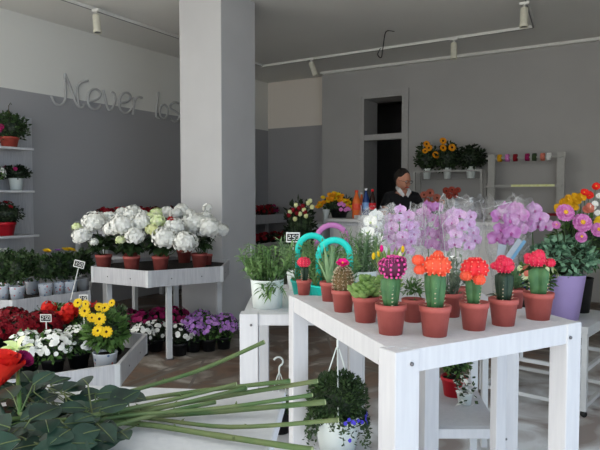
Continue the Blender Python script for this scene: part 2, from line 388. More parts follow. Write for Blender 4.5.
struct(m.build('door_1', 'frame'))
m = MB(); q = Vector((X(222, 5.4), 5.4, 0)); uu = Vector((.5262, .8504, 0))*.515; ss = Vector((.8504, -.5262, 0))*.495; m.prism([q-ss, q, q+uu, q+uu-ss], 0, CH); tag(m.build('square_column', 'column', bevel=.006), 'tall white square column standing behind the white hydrangeas', 'column')
m = MB(); m.prism([W(-.30, 1.098), W(-.30, 7.0), W(-.25, 7.0), W(-.25, 1.098)], CH-.035, CH); struct(m.build('trim_1', 'track'))

# lettering on the left wall
def onwall(px, py, off=.0):
    r = ray(px, py); o = Vector((0, 0, H)); a = K + S*off
    t = ((a-o).x*S.x + (a-o).y*S.y)/(r.x*S.x + r.y*S.y); return o + r*t
let = {'n': [[(45,143),(58,172),(78,180),(95,170),(102,150),(101,100),(98,70),(101,54)], [(101,60),(120,105),(140,160),(155,186),(170,188),(176,176)], [(155,186),(150,140),(150,108),(165,90),(192,82)]],
 'e': [[(195,166),(222,160),(238,148),(240,130),(224,117),(204,122),(193,145),(194,175),(208,194),(228,195),(243,180)]],
 'v': [[(252,120),(260,150),(270,190),(278,199),(290,192),(300,165),(298,138),(286,128)]],
 'e2': [[(318,172),(344,168),(360,156),(360,140),(346,131),(328,138),(318,160),(319,190),(335,210),(354,209),(370,192)]],
 'r': [[(371,150),(376,180),(371,218)], [(374,178),(383,156),(395,148),(409,152)]],
 'l': [[(473,128),(470,160),(465,205),(466,226),(477,232)]],
 'o': [[(495+16*math.cos(t*.5), 206+27*math.sin(t*.5)) for t in range(0, 14)]],
 's': [[(556,174),(540,168),(524,178),(522,194),(540,205),(556,218),(556,236),(540,246),(524,238)]]}
def smooth(pts, n=5):
    out = []
    P = [Vector(p) for p in pts]
    for i in range(len(P)-1):
        a, b, c, d = P[max(i-1, 0)], P[i], P[i+1], P[min(i+2, len(P)-1)]
        for k in range(n):
            t = k/n; out.append(.5*((2*b)+(c-a)*t+(2*a-5*b+4*c-d)*t*t+(3*b-a-3*c+d)*t**3))
    out.append(P[-1]); return out
base = onwall(110, 100, .0)
sg = thing('wall_lettering', 'raised grey script lettering reading Never los on the two-tone left wall', 'wall lettering', base)
for k, strokes in let.items():
    m = MB()
    for st in strokes:
        pts = [onwall(40+x/4, 60+y/4, .012)-base for x, y in st]
        m.tube(smooth(pts, 4), .0145, 6)
    m.build('letter', 'letter', sg)

# ================================================================ ceiling tracks and spots
def track(a, b, label):
    a = onz(*a, CH); b = onz(*b, CH); o = thing('ceiling_track', label, 'lighting track', a)
    m = MB(); d = b-a; m.beam(Vector((0, 0, -.0175)), Vector((d.x, d.y, -.0175)), .035, .03); m.build('rail', 'track', o)
    m = MB(); m.beam(Vector((0, 0, -.034)), Vector((d.x, d.y, -.034)), .012, .003); m.build('groove', 'steel', o)
    return a, b
track((40, -11), (262, 64), 'white ceiling lighting track above the left wall and its lettering')
track((262, 65), (533, 25), 'long white ceiling lighting track running across in front of the grey back wall')
track((533.6, 24.5), (518, -30), 'short white ceiling track turning towards the viewer at the upper right')
def spot(px, py, label, tilt=(0, 0), sc=1):
    p = onz(px, py, CH-.035); o = thing('track_spotlight', label, 'spotlight', p, group='spotlights on the ceiling tracks')
    m = MB(); m.box((0, 0, -.012), (.09, .03, .024), RZ); m.build('adaptor', 'track', o)
    m = MB(); m.tube([(0, 0, -.02), (0, 0, -.07)], .009, 8); m.build('stem', 'track', o)
    R = Matrix.Rotation(tilt[0], 3, 'Y') @ Matrix.Rotation(tilt[1], 3, 'X')
    m = MB(); m.lathe([(.0, .0), (.03, .0), (.036, -.012), (.036, -.15), (.039, -.155), (.039, -.185), (.033, -.185), (.03, -.17), (0, -.165)], (0, 0, -.055), 20, mtx=R)
    m.build('lamp_head', 'spot', o)
    m = MB(); m.lathe([(0, -.172), (.031, -.174), (.031, -.178), (0, -.178)], (0, 0, -.055), 16, mtx=R); m.build('lens', 'steel', o)
spot(96, 9, 'white track spotlight above the Never lettering', (-.12, -.15))
spot(311, 58, 'white track spotlight nearest the column, above the recess', (-.35, 0))
spot(454, 38, 'white track spotlight above the sunflower shelf', (0, 0))
spot(524.5, 2, 'large white track spotlight at the upper right corner of the tracks', (.05, -.1))
p = onz(386, 30, CH)
m = MB(); m.tube(smooth([(.10, .05, -.0), (.0, .0, -.02), (-.03, 0, -.18), (-.05, 0, -.30), (-.09, 0, -.27), (-.06, 0, -.2)], 5), .006, 6)
tag(m.build('hanging_cable', 'cable', loc=p), 'thin dark loose cable hanging from the ceiling beside the long track', 'cable')

# ================================================================ generic plants
def pot(o, mtl, r=.035, h=.06, rim=True, soil=True, n=24, taper=.74):
    m = MB(); t = .003 if r < .06 else .005
    if rim: prof = [(0, 0), (r*taper, 0), (r*.93, h*.80), (r, h*.80), (r*1.02, h), (r*1.02-t, h), (r*.93-t, h*.86), (0, h*.86)]
    else: prof = [(0, 0), (r*taper, 0), (r*.985, h*.97), (r*1.01, h*.985), (r*1.0, h), (r-t, h), (r*.95-t, h*.84), (0, h*.84)]
    m.lathe(prof, n=n); m.build('pot', mtl, o)
    if soil:
        m = MB(); m.lathe([(0, h*.80), (r*.88, h*.865), (r*.7, h*.9), (0, h*.93)], n=16); m.build('soil', 'soil', o)
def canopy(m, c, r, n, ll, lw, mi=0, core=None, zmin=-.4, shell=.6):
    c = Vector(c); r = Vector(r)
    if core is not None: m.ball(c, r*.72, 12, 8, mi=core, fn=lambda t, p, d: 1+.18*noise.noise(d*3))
    for _ in range(n):
        d = rdir(zmin); k = R_(shell, 1.0); q = c+Vector((d.x*r.x, d.y*r.y, d.z*r.z))*k
        dd = (d+rdir()*.7); m.sleaf(q-dd.normalized()*ll*.3, dd, ll*R_(.7, 1.2), lw*R_(.7, 1.2), mi, R_(-1, 1))
def bloom_dome(m, c, r, n, fr, k=5, mi=0, eye=None, zmin=-.1, er=.25, pw=1.0, cup=.15):
    c = Vector(c); r = Vector(r)
    for _ in range(n):
        d = rdir(zmin); q = c+Vector((d.x*r.x, d.y*r.y, d.z*r.z))*R_(.95, 1.08)
        m.flower(q, d+rdir()*.35, fr*R_(.8, 1.15), k, pw, mi, eye, er, cup)
def mass_plant(name, label, cat, loc, leafmat, petmat, potmat='blackpot', r=.07, h=.09, cr=(.13, .13, .09), nl=260, nf=60, fr=.018, group=None, k=5, rz=0, leafs=(.035, .022), eye=None, drop=0):
    o = thing(name, label, cat, loc, rz, group); pot(o, potmat, r, h, rim=potmat not in ('whitepot', 'printpot'))
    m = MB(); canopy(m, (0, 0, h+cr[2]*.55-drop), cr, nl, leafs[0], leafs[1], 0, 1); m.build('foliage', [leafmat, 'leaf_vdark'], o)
    if nf:
        m = MB(); bloom_dome(m, (0, 0, h+cr[2]*.55-drop), cr, nf, fr, k, 0, 1 if eye else None); m.build('blossoms', [petmat]+([eye] if eye else []), o)
    return o

# ================================================================ main white table with the cacti
TZ = .95
A = onz(288.5, 294.5, TZ); B = onz(395.5, 352.5, TZ); Cc = onz(582, 322.3, TZ)
D = Cc + (A-B).normalized()*.31
tb = thing('display_table', 'tall white wooden table in front carrying the row of small cacti', 'table', (0, 0, 0))
cen = (A+B+Cc+D)/4
def inward(p, q, k):  # point p moved k towards centre
    d = (cen-p); d.z = 0; return p + d.normalized()*k
m = MB(); poly = [A, B, Cc, D]; ins = [inward(p, None, .034) for p in poly]
m.prism([(p.x, p.y) for p in ins], TZ-.018, TZ); m.build('table_top', 'white', tb)
def edge_box(m, a, b, z0, z1, th, inset=0):
    d = (b-a); d.z = 0; L = d.length; d.normalize(); n = Vector((-d.y, d.x, 0))
    if n.dot(cen-(a+b)/2) < 0: n = -n
    c = (a+b)/2 + n*(th/2+inset); m.box((c.x, c.y, (z0+z1)/2), (L, th, z1-z0), math.atan2(d.y, d.x))
for a, b, in ((A, B), (B, Cc), (Cc, D), (D, A)):
    d = (b-a).normalized(); m = MB(); edge_box(m, a+d*.045, b-d*.045, TZ-.047, TZ-.0002, .028, .003); m.build('apron', 'white', tb, bevel=.001)
def leg(o, corner, da, wd, z0, z1, th=.06, mtl='white', name='leg'):
    """square post whose outer corner is at corner; da = direction of its first face"""
    d = Vector((da.x, da.y, 0)).normalized(); n = Vector((-d.y, d.x, 0))
    if n.dot(cen-corner) < 0: n = -n
    c = corner + d*(wd/2) + n*(th/2); m = MB(); m.box((c.x, c.y, (z0+z1)/2), (wd, th, z1-z0), math.atan2(d.y, d.x))
    return m.build(name, mtl, o, bevel=.003)
leg(tb, A, B-A, .045, 0, TZ-.001, .05)
leg(tb, B, Cc-B, .062, 0, TZ-.001, .055)
leg(tb, Cc, B-Cc, .052, 0, TZ+.001, .05)
leg(tb, D, Cc-D, .03, 0, TZ-.001, .034)
def bolt(o, p, nrm, r=.0042):
    R = Vector(nrm).to_track_quat('Z', 'Y').to_matrix(); m = MB(); m.lathe([(0, 0), (r, 0), (r, .002), (r*.7, .004), (0, .0045)], p, 12, mtx=R); m.build('bolt', 'steel', o)
def facebolt(px, py, a, b, o):
    d = (b-a); n = Vector((d.y, -d.x, 0)).normalized()
    if n.dot(a) > 0: n = -n
    r = ray(px, py); q = Vector((0, 0, H)); t = (a-q).dot(n)/r.dot(n); bolt(o, q+r*t+n*.0005, n)
facebolt(381, 361, A, B, tb); facebolt(411.5, 364, B, Cc, tb); facebolt(570, 337.5, B, Cc, tb); facebolt(291.5, 306, A, A+Vector((1, 0, 0)), tb)

# ---- cacti
def cactus_thing(label, px, ybot, r, h, potm='terra', rz=0, name='potted_cactus', cat='cactus', z=TZ):
    p = onz(px, ybot, z); p.y += r*.75
    p.x = (px-300)/F*p.y
    o = thing(name, label, cat, p, rz); pot(o, potm, r, h); return o
def tri_body(o, r, h, z0, mtl='cactus', lean=0, rz=0, n=3, edge=True):
    R = Matrix.Rotation(rz, 3, 'Z') @ Matrix.Rotation(lean, 3, 'Y')
    m = MB(); m.lathe([(r*.72, 0), (r*.9, h*.25), (r*1.08, h*.6), (r*1.1, h*.88), (r*.6, h)], (0, 0, z0), 36, mtx=R, rf=lambda t, z: .48+.52*abs(math.cos(n*t/2))**1.3)
    s = m.build('stem', mtl, o)
    if edge:
        m = MB()
        for i in range(n):
            t = 2*PI*i/n
            for k in range(7):
                zz = h*(.1+.85*k/7); rr = r*(.80+.22*math.sin(PI*min(1, .25+k/9)))
                q = Vector((0, 0, z0))+R@Vector((rr*math.cos(t), rr*math.sin(t), zz)); m.ball(q, .0014, 5, 4)
                m.tube([q, q+R@Vector((.005*math.cos(t+.5), .005*math.sin(t+.5), .002))], .0004, 3)
        m.build('areoles', 'spine', s)
def graft(o, c, r, mtl, ribs=10, offs=0, tip='h_tip', squash=.85, seed=1, off_m=None, off_r=.45, name='graft_head', bump=1.0):
    rnd = random.Random(seed); c = Vector(c)
    def head(name, c, r, mt, par, rb):
        m = MB(); m.ball(c, (r, r, r*squash), rb*4, 14, fn=lambda t, p, d: 1+.10*math.cos(rb*t)*math.sin(p))
        for i in range(rb):
            t = 2*PI*i/rb
            for k in range(1, 7):
                p = PI*k/7.5; d = Vector((math.sin(p)*math.cos(t), math.sin(p)*math.sin(t), math.cos(p)*squash))
                m.ball(c+d*r*1.08, r*.12, 6, 4, mi=0); m.ball(c+d*r*(1.19 if bump == 1 else 1.12), r*.04*bump, 5, 4, mi=1)
        return m.build(name, [mt, tip], par)
    h = head(name, c, r, mtl, o, ribs)
    for i in range(offs):
        t = rnd.uniform(0, 2*PI) if offs > 4 else i*2.1+seed; p = rnd.uniform(.6, 2.0)
        d = Vector((math.sin(p)*math.cos(t), math.sin(p)*math.sin(t), math.cos(p)*squash))
        head('offset', c+d*r*1.0, r*off_r*rnd.uniform(.8, 1.15), off_m or mtl, h, 7)
o = cactus_thing('tiny grafted cactus with a flat pink-red cap, in the smallest terracotta pot', 304, 295.5, .0235, .046)
tri_body(o, .013, .047, .04, 'cactus_dark'); graft(o, (0, 0, .10), .0185, 'h_crim', 12, 2, squash=.75, seed=2)
# aloe
o = cactus_thing('small potted aloe with upright pointed leaves beside the brown fuzzy cactus', 330, 302, .029, .056, name='potted_aloe', cat='aloe')
m = MB()
for i in range(13):
    t = i*2.4; k = i/13; d = Vector((math.cos(t)*(.55-.45*k), math.sin(t)*(.55-.45*k), 1))
    m.leaf((.006*math.cos(t), .006*math.sin(t), .045), d, .075+.055*k, .017, .0, fold=.3, shape=(.8, 1, .8, .5, .0))
m.build('leaf_rosette', 'aloe', o)
# brown fuzzy cactus
o = cactus_thing('brown fuzzy barrel cactus with one magenta flower on top', 343.5, 313, .031, .058)
m = MB(); m.ball((0, 0, .078), (.026, .026, .04), 60, 20, fn=lambda t, p, d: 1+.05*math.cos(15*t))
for i in range(15):
    for k in range(1, 12):
        t = 2*PI*i/15; p = PI*k/13; q = Vector((.0272*math.sin(p)*math.cos(t), .0272*math.sin(p)*math.sin(t), .078+.041*math.cos(p)))
        for j in range(4):
            d = (Vector((math.cos(t), math.sin(t), .3))+rdir()*.9).normalized(); m.tube([q, q+d*.006], .00035, 3, mi=1)
m.build('body', ['cactus_fuzzy', 'spine'], o)
m = MB(); m.tube([(-.004, 0, .11), (-.002, 0, .124)], [.004, .007]); m.flower((-.002, -.003, .127), (0, -.4, 1), .016, 12, 1.1, 0, 1, .25, .5); m.flower((-.002, -.003, .125), (0, -.4, 1), .019, 12, 1, 0, None, .25, .2); m.build('flower', ['p_hot', 'eye_y'], o)
# succulents (jade-like)
def succulent(o, z0, r, nh, ll, lw, mtl='succ', seed=1):
    rnd = random.Random(seed); m = MB()
    for i in range(nh):
        a = rnd.uniform(0, 6.28); rr = r*math.sqrt(rnd.random())
        c = Vector((rr*math.cos(a), rr*math.sin(a), z0+rnd.uniform(.2, 1)*.034*(1.5-rr/r)))
        ax = Vector((c.x*14, c.y*14, 1)).normalized(); x, y, ax = frame(ax)
        for k in range(9):
            t = k*2.4; e = .9-.09*k; d = (x*math.cos(t)*e+y*math.sin(t)*e+ax*(.5+.12*k)).normalized()
            R = d.to_track_quat('Z', 'Y').to_matrix(); L = ll*(1-.05*k)
            m.ball(c+d*L*.5, (lw*.5, lw*.28, L*.55), 8, 6, mtx=R, fn=lambda t, p, d: 1)
    m.build('succulent_leaves', mtl, o)
o = cactus_thing('plump pale green succulent in a terracotta pot beside the brown cactus', 366, 323.5, .0325, .062, name='potted_succulent', cat='succulent')
succulent(o, .052, .024, 15, .03, .021, seed=3)
o = cactus_thing('rounded green succulent half hidden behind the purple crested cactus', 386, 315, .03, .056, name='potted_succulent', cat='succulent')
succulent(o, .055, .022, 12, .032, .022, seed=5)
# crested purple moon cactus
o = cactus_thing('crested moon cactus with a dark purple and magenta head', 391.5, 336, .0345, .066)
tri_body(o, .022, .068, .058, 'cactus', rz=.5)
graft(o, (.004, 0, .146), .0255, 'h_dark', 10, 10, squash=.9, seed=8, off_m='h_dark', off_r=.34, tip='h_pink', bump=3.2)
o = cactus_thing('small feathery green seedling pot just behind the orange cactus', 414, 323, .028, .055, name='potted_seedling', cat='potted plant')
m = MB(); canopy(m, (0, 0, .075), (.028, .028, .03), 160, .018, .005, 0, None, -.3, .2); m.build('foliage', 'leaf_mid', o)
# orange moon cactus
o = cactus_thing('tall moon cactus with a bright orange head and smaller orange offsets', 436, 338, .0345, .066)
tri_body(o, .0235, .085, .055, 'cactus', rz=.3)
graft(o, (.003, -.002, .152), .027, 'h_org', 12, 0, squash=.8, seed=3)
graft(o, (-.034, 0, .143), .0115, 'h_org', 8, 0, seed=4, name='offset'); graft(o, (-.036, .006, .163), .0125, 'h_org', 8, 0, seed=4, name='offset'); graft(o, (.008, .01, .174), .0105, 'h_org', 8, 0, seed=4, name='offset')
# grey plant
o = cactus_thing('grey-green leafy pot plant between the orange and red cacti', 451, 318, .032, .06, name='potted_senecio', cat='potted plant')
m = MB()
for i in range(14):
    a = R_(0, 6.28); rr = R_(0, .02); h = R_(.05, .1); b = Vector((rr*math.cos(a), rr*math.sin(a), .05)); e = b+Vector((b.x*.8, b.y*.8, h)); m.tube([b, e], .0012, 4)
    for k in range(11):
        q = b.lerp(e, k/10); d = rdir(-.2); m.sleaf(q, d, .022, .008, 0, R_(-1, 1))
m.build('foliage', 'leaf_grey', o)
m = MB()
for k in range(5):
    t = k*1.256; m.leaf((0, -.01, .165-.02), (math.cos(t), math.sin(t)-.4, .25), .02, .014, 0)
m.build('star_flower', 'p_white', o)
# red moon cactus
o = cactus_thing('moon cactus with a ribbed scarlet head tipped orange below', 475.5, 331.5, .033, .063)
tri_body(o, .0185, .062, .055, 'cactus', rz=.9)
graft(o, (.0, 0, .138), .0275, 'h_red', 12, 0, squash=.82, seed=3)
graft(o, (-.022, -.012, .124), .013, 'h_org', 8, 0, seed=4, name='offset'); graft(o, (.004, -.024, .116), .0125, 'h_org', 8, 0, seed=4, name='offset')
o = cactus_thing('tiny terracotta pot tucked behind the scarlet and crimson cacti', 463, 306, .024, .05, name='potted_seedling', cat='potted plant')
m = MB(); canopy(m, (0, 0, .07), (.024, .024, .025), 120, .016, .007, 0, None, -.3, .2); m.build('foliage', 'leaf_grey', o)
# crimson pair
o = cactus_thing('crimson-headed moon cactus on a dark stem, second from the right end', 505, 327, .034, .063)
tri_body(o, .0215, .068, .055, 'cactus_dark', rz=2.2)
graft(o, (.0, 0, .140), .021, 'h_crim', 11, 5, squash=.8, seed=6, off_r=.5)
o = cactus_thing('small grey-leaved rosette succulent behind the crimson cactus', 516, 309, .027, .052, name='potted_succulent', cat='succulent')
m = MB()
for i in range(46):
    t = i*2.4; k = i/46; d = Vector((math.cos(t)*(1-.8*k), math.sin(t)*(1-.8*k), .3+k)); m.leaf((0, 0, .05+.02*k), d, .04, .011, .0, fold=.35, shape=(.6, 1, 1, .8, 0))
m.build('leaf_rosette', 'leaf_lav', o)
o = cactus_thing('crimson clustered moon cactus at the right end beside the lilac pot', 540, 321, .0365, .066)
tri_body(o, .024, .072, .055, 'cactus', rz=1.15)
graft(o, (-.006, 0, .147), .020, 'h_crim', 11, 4, squash=.85, seed=9, off_r=.55); graft(o, (.026, -.004, .139), .0115, 'h_crim', 8, 0, seed=4, name='offset')

# ================================================================ stand S1 (sage and handled planters)
def post_box(o, x0, x1, y0, y1, z0, z1, mtl='white', name='leg', bevel=.003):
    m = MB(); m.box(((x0+x1)/2, (y0+y1)/2, (z0+z1)/2), (x1-x0, y1-y0, z1-z0)); return m.build(name, mtl, o, bevel=bevel)
SZ = .87; YF = 1.93
sx0, sx1 = X(239, YF), X(364.5, YF); YB = 2.62
s1 = thing('plant_stand', 'white wooden stand behind the cactus table holding the pot of sage', 'plant stand', (0, 0, 0))
post_box(s1, sx0, sx0+.06, YF, YF+.055, 0, SZ+.002); post_box(s1, sx1-.045, sx1, YF+.02, YF+.075, 0, SZ)
post_box(s1, sx0, sx0+.06, YB-.05, YB, 0, SZ); post_box(s1, sx1-.045, sx1, YB-.05, YB, 0, SZ)
post_box(s1, sx0+.06, sx1-.045, YF+.008, YF+.03, SZ-.037, SZ-.0005, name='apron', bevel=.0015)
post_box(s1, sx0+.06, sx1-.045, YB-.03, YB-.008, SZ-.037, SZ-.0005, name='apron', bevel=.0015)
post_box(s1, sx0+.008, sx0+.03, YF+.055, YB-.05, SZ-.037, SZ-.0005, name='apron', bevel=.0015)
post_box(s1, sx1-.03, sx1-.008, YF+.075, YB-.05, SZ-.037, SZ-.0005, name='apron', bevel=.0015)
post_box(s1, sx0+.0305, sx1-.0305, YF+.0305, YB-.031, SZ-.018, SZ+.001, name='table_top', bevel=.001)
post_box(s1, sx0+.061, sx1-.046, YF+.03, YB-.051, .40, .42, name='lower_shelf', bevel=.0015)
bolt(s1, at(251, 325, YF)+Vector((0, -.001, 0)), (0, -1, 0))

def planter(name, label, px, ybot, Ybase, r, h, potm, hm, hw, hh, tilt=0, z=SZ+.001):
    p = Vector((X(px, Ybase), Ybase, z)); o = thing(name, label, 'planter', p, tilt)
    m = MB(); t = .004; m.lathe([(0, 0), (r*.8, 0), (r, h), (r*1.04, h), (r*1.04, h+.006), (r-t, h+.006), (r*.95-t, h*.85), (0, h*.85)], n=28); m.build('tub', potm, o)
    m = MB(); m.lathe([(0, h*.84), (r*.9, h*.88), (0, h*.92)], n=16); m.build('soil', 'soil', o)
    m = MB(); pts = [(-hw, 0, h*.5)]
    for k in range(0, 13):
        a = PI*k/12; pts.append((-hw*math.cos(a), 0, hh-hw+hw*math.sin(a)))
    pts.append((hw, 0, h*.5)); m.tube(pts, .0115, 8, flat=.42); m.build('handle', hm, o)
    return o
def blades(m, n, r, h, ll, lw, z0, per=16, spread=.6, mi=0, up=.35):
    for i in range(n):
        a = R_(0, 6.28); rr = r*math.sqrt(R_(0, 1)); b = Vector((rr*math.cos(a), rr*math.sin(a), z0)); e = b+Vector((b.x*spread+R_(-.01, .01), b.y*spread+R_(-.01, .01), h*R_(.6, 1.05)))
        m.tube([b, e], .0012, 3, mi=mi)
        for k in range(per):
            q = b.lerp(e, .15+.85*k/per); d = rdir(-.3); d.z = d.z*.5+up; m.sleaf(q, d, ll*R_(.7, 1.1), lw, mi, R_(-1, 1))
o = planter('handled_planter', 'turquoise planter with arched handle nearest the pot of sage', 312, 295, 2.17, .076, .075, 'turq', 'turq', .05, .24, tilt=.15)
m = MB(); blades(m, 44, .06, .16, .034, .007, .05); m.build('foliage', 'leaf_sage', o)
o = planter('handled_planter', 'turquoise planter with arched handle just behind the brown fuzzy cactus', 334.5, 295, 2.08, .085, .072, 'turq', 'turq', .054, .23)
m = MB(); blades(m, 40, .066, .15, .034, .007, .05); m.build('foliage', 'leaf_sage', o)
o = planter('handled_planter', 'mauve planter with wide pink arched handle behind the two turquoise ones', 332, 270, 2.45, .07, .07, 'mauve', 'mauve', .062, .265)
m = MB(); blades(m, 30, .055, .13, .034, .007, .05); m.build('foliage', 'leaf_lav', o)
# sage pot
o = thing('potted_sage', 'bushy sage in a plain white pot on the left corner of the white stand', 'potted herb', (X(267, 2.06), 2.06+.0, SZ+.001))
pot(o, 'whitepot', .058, .098, rim=False, taper=.86)
m = MB()
for i in range(62):
    a = R_(0, 6.28); rr = .048*math.sqrt(R_(0, 1)); b = Vector((rr*math.cos(a), rr*math.sin(a), .08)); e = b+Vector((b.x*1.3, b.y*1.3, R_(.05, .14)))
    m.tube([b, e], .0013, 3)
    for k in range(9):
        q = b.lerp(e, .3+.7*k/9); d = rdir(-.1); d.z += .2; m.leaf(q, d, R_(.03, .048), .009, .35, fold=.2, shape=(.3, 1, .8, 0))
for i in range(7):
    a = R_(-1.2, .6)-.9; b = Vector((.05*math.cos(a), .05*math.sin(a), .09))
    for k in range(7): m.leaf(b+Vector((b.x*.2, b.y*.2, -.006*k)), rdir(-.8), .035, .010, .4, shape=(.3, 1, .8, 0))
m.build('foliage', 'leaf_sage', o)
m = MB(); m.beam((-.053, .02, .08), (-.057, .02, .21), .006, .0015); m.build('hanger_strip', 'whitepot', o)
# lavender pots behind
for px, Y, l, s in ((362, 2.36, 'bushy needle-leaved lavender plant behind the brown cactus and turquoise handle', 1.0), (300, 2.45, 'needle-leaved herb growing behind the first turquoise handle', .8)):
    o = thing('potted_lavender', l, 'potted herb', (X(px, Y), Y, SZ+.001)); pot(o, 'whitepot', .06, .09, rim=False)
    m = MB(); blades(m, 60, .055, .17*s, .038, .005, .07, 14, .5); m.build('foliage', 'leaf_lav', o)
# price signs
def digits(m, x0, z0, h, y, mi, text='2,50'):
    seg = {'2': 'abged', '5': 'afgcd', '0': 'abcdef', '3': 'abgcd', '1': 'bc', '4': 'fgbc'}
    x = x0
    for ch in text:
        if ch == ',': m.box((x+h*.08, y, z0), (h*.12, .0006, h*.14), mi=mi); x += h*.25; continue
        wd = h*.5; t = h*.13
        P = {'a': (wd/2, h, wd, t), 'g': (wd/2, h/2, wd, t), 'd': (wd/2, 0, wd, t), 'b': (wd, h*.75, t, h/2), 'c': (wd, h*.25, t, h/2), 'f': (0, h*.75, t, h/2), 'e': (0, h*.25, t, h/2)}
        for q in seg[ch]:
            a = P[q]; m.box((x+a[0], y, z0+a[1]), (a[2], .0006, a[3]), mi=mi)
        x += wd+h*.28
def price_sign(label, p, stick, wd=.07, ht=.045, rz=0, tilt=.0, text='2,50', zb=None):
    if zb is not None: stick += p.z-zb; p = Vector((p.x-math.sin(tilt)*stick*.5, p.y, zb))
    o = thing('price_sign', label, 'price sign', p, rz); o.rotation_euler = (0, tilt, rz)
    m = MB(); m.box((0, 0, stick/2), (.006, .003, stick)); m.build('stick', 'signwht', o)
    m = MB(); m.box((0, -.003, stick+ht/2), (wd, .003, ht)); m.build('frame', 'signwht', o)
    m = MB(); m.box((0, -.0052, stick+ht/2), (wd*.84, .002, ht*.74)); bd_ = m.build('board', 'signblk', o)
    m = MB(); digits(m, -wd*.33, stick+ht*.30, ht*.42, -.0066, 0, text); m.build('numerals', 'signwht', bd_)
price_sign('small black and white price sign between the sage and the turquoise handle', at(293, 262, 2.42), .08, .055, .04, zb=.948)
m = MB()

# ---- hanging pots on the lower shelf
def hang_pot(label, px, Y, r, h, hookz, foliage, flowers, z=.421, potm='whitepot', name='hanging_basket'):
    o = thing(name, label, 'hanging basket', (X(px, Y), Y, z)); pot(o, potm, r, h, rim=False)
    m = MB()
    for k in range(3):
        t = k*2.09+.5; m.tube([(r*.98*math.cos(t), r*.98*math.sin(t), h), (.004*math.cos(t), .004*math.sin(t), hookz-.04)], .0022, 5)
    hp = [(0, 0, hookz-.045), (0, 0, hookz-.02)]+[(.016*math.cos(a)-.003, 0, hookz+.004+.016*math.sin(a)) for a in [(-1.2+.5*k) for k in range(9)]]
    m.tube(smooth(hp, 3), .0035, 6); m.build('hanger', 'whitepot', o)
    m = MB(); foliage(m); m.build('foliage', ['leaf_dark', 'leaf_vdark'], o)
    if flowers: m = MB(); flowers(m); m.build('blossoms', ['p_blue'], o)
    return o
def f1(m): canopy(m, (0, 0, .09), (.06, .06, .035), 200, .018, .008, 0, 1)
hang_pot('small dark hanging basket whose white hook shows between the white legs', 279, 2.1, .05, .08, .245, f1, None, potm='blackpot')
def f2(m):
    canopy(m, (0, 0, .145), (.092, .085, .088), 3200, .016, .007, 0, 1, -.8, .7)
    for i in range(46):
        t = R_(2.2, 7.2); b = Vector((.078*math.cos(t), .078*math.sin(t), .11)); L = R_(.03, .12)*(1 if abs(math.cos(t)) > .5 else .55)
        for k in range(14):
            q = b+Vector((b.x*.25*k/14, b.y*.25*k/14, -L*k/14)); m.sleaf(q, rdir(-.8), .014, .007, 0, R_(-1, 1))
def b2(m):
    for i in range(13):
        t = R_(-1.4, -.1); m.flower((.086*math.cos(t), .086*math.sin(t)-.01, R_(.05, .12)), (math.cos(t), math.sin(t), .2), .0062, 5, .9)
hang_pot('bushy dark green hanging plant with small blue flowers in a white hanging pot', 338, 1.76, .072, .105, .34, f2, b2, z=.505)
st_ = thing('display_block', 'low white block under the hanging plant, between the table and stand', 'plinth', (.118, 1.75, 0))
m = MB(); m.box((0, 0, .245), (.165, .20, .49)); m.build('body', 'white', st_, bevel=.003)
m = MB(); m.box((0, 0, .4975), (.18, .215, .015)); m.build('lid', 'white', st_, bevel=.002)

# ================================================================ low shelf stand S2 beneath the table
s2 = thing('shelf_stand', 'white wooden stand with a low shelf partly under the cactus table', 'plant stand', (0, 0, 0))
Y0 = 1.98; z2 = onz(470, 430, 0) and (H-(430-197)*Y0/F)
px0, px1 = X(420, Y0), X(502, Y0)
m = MB(); m.box((X(431, 1.93), 1.96, .44), (.055, .06, .88), .35); m.build('leg', 'white', s2, bevel=.003)
post_box(s2, X(501, Y0), X(518.5, Y0), Y0-.03, Y0+.03, 0, .885)
post_box(s2, px0+.02, px1-.002, Y0-.025, Y0, z2-.032, z2, name='apron', bevel=.0015)
m = MB(); m.prism([(px0+.02, Y0), (px1-.002, Y0), (X(472, 2.52), 2.52), (px0-.02, 2.52)], z2-.02, z2); m.build('shelf', 'white', s2, bevel=.001)
m = MB(); m.box((X(478, 2.55)-.01, 2.55, .42), (.03, .03, .84)); m.build('leg', 'metalw', s2)
m = MB(); m.box((px0+.0, 2.54, .42), (.045, .035, .84)); m.build('leg', 'white', s2, bevel=.002)
m = MB(); m.prism([(px0-.02, 1.93), (X(518, Y0)-.005, 1.96), (X(478, 2.55)+.0, 2.56), (px0-.02, 2.56)], .842, .857); m.box(((px0+px1)/2+.03, 2.54, .83), (.33, .02, .025)); m.build('top_board', 'white', s2)
bolt(s2, at(506, 439, Y0-.0305), (0, -1, 0)); 
o = thing('potted_geranium', 'green plant in a red pot standing on the low shelf under the table', 'potted plant', (X(456, 2.3), 2.3, z2)); pot(o, 'redpot', .05, .075)
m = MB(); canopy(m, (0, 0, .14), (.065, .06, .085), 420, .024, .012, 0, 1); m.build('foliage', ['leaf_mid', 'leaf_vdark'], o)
m = MB(); bloom_dome(m, (0, 0, .14), (.06, .06, .07), 7, .012); m.build('blossoms', 'p_red', o)
o = thing('potted_ivy', 'small white-variegated trailing ivy beside the red pot on the low shelf', 'potted plant', (X(467, 2.2), 2.2, z2)); pot(o, 'whitepot', .03, .045, rim=False)
m = MB()
for i in range(11):
    t = R_(0, 6.28); b = Vector((.02*math.cos(t), .02*math.sin(t), .05)); e = b+Vector((b.x*.9, b.y*.9, R_(.02, .07)))
    for k in range(6): m.sleaf(b.lerp(e, k/5), rdir(-.3), .022, .015, k % 2, R_(-1, 1))
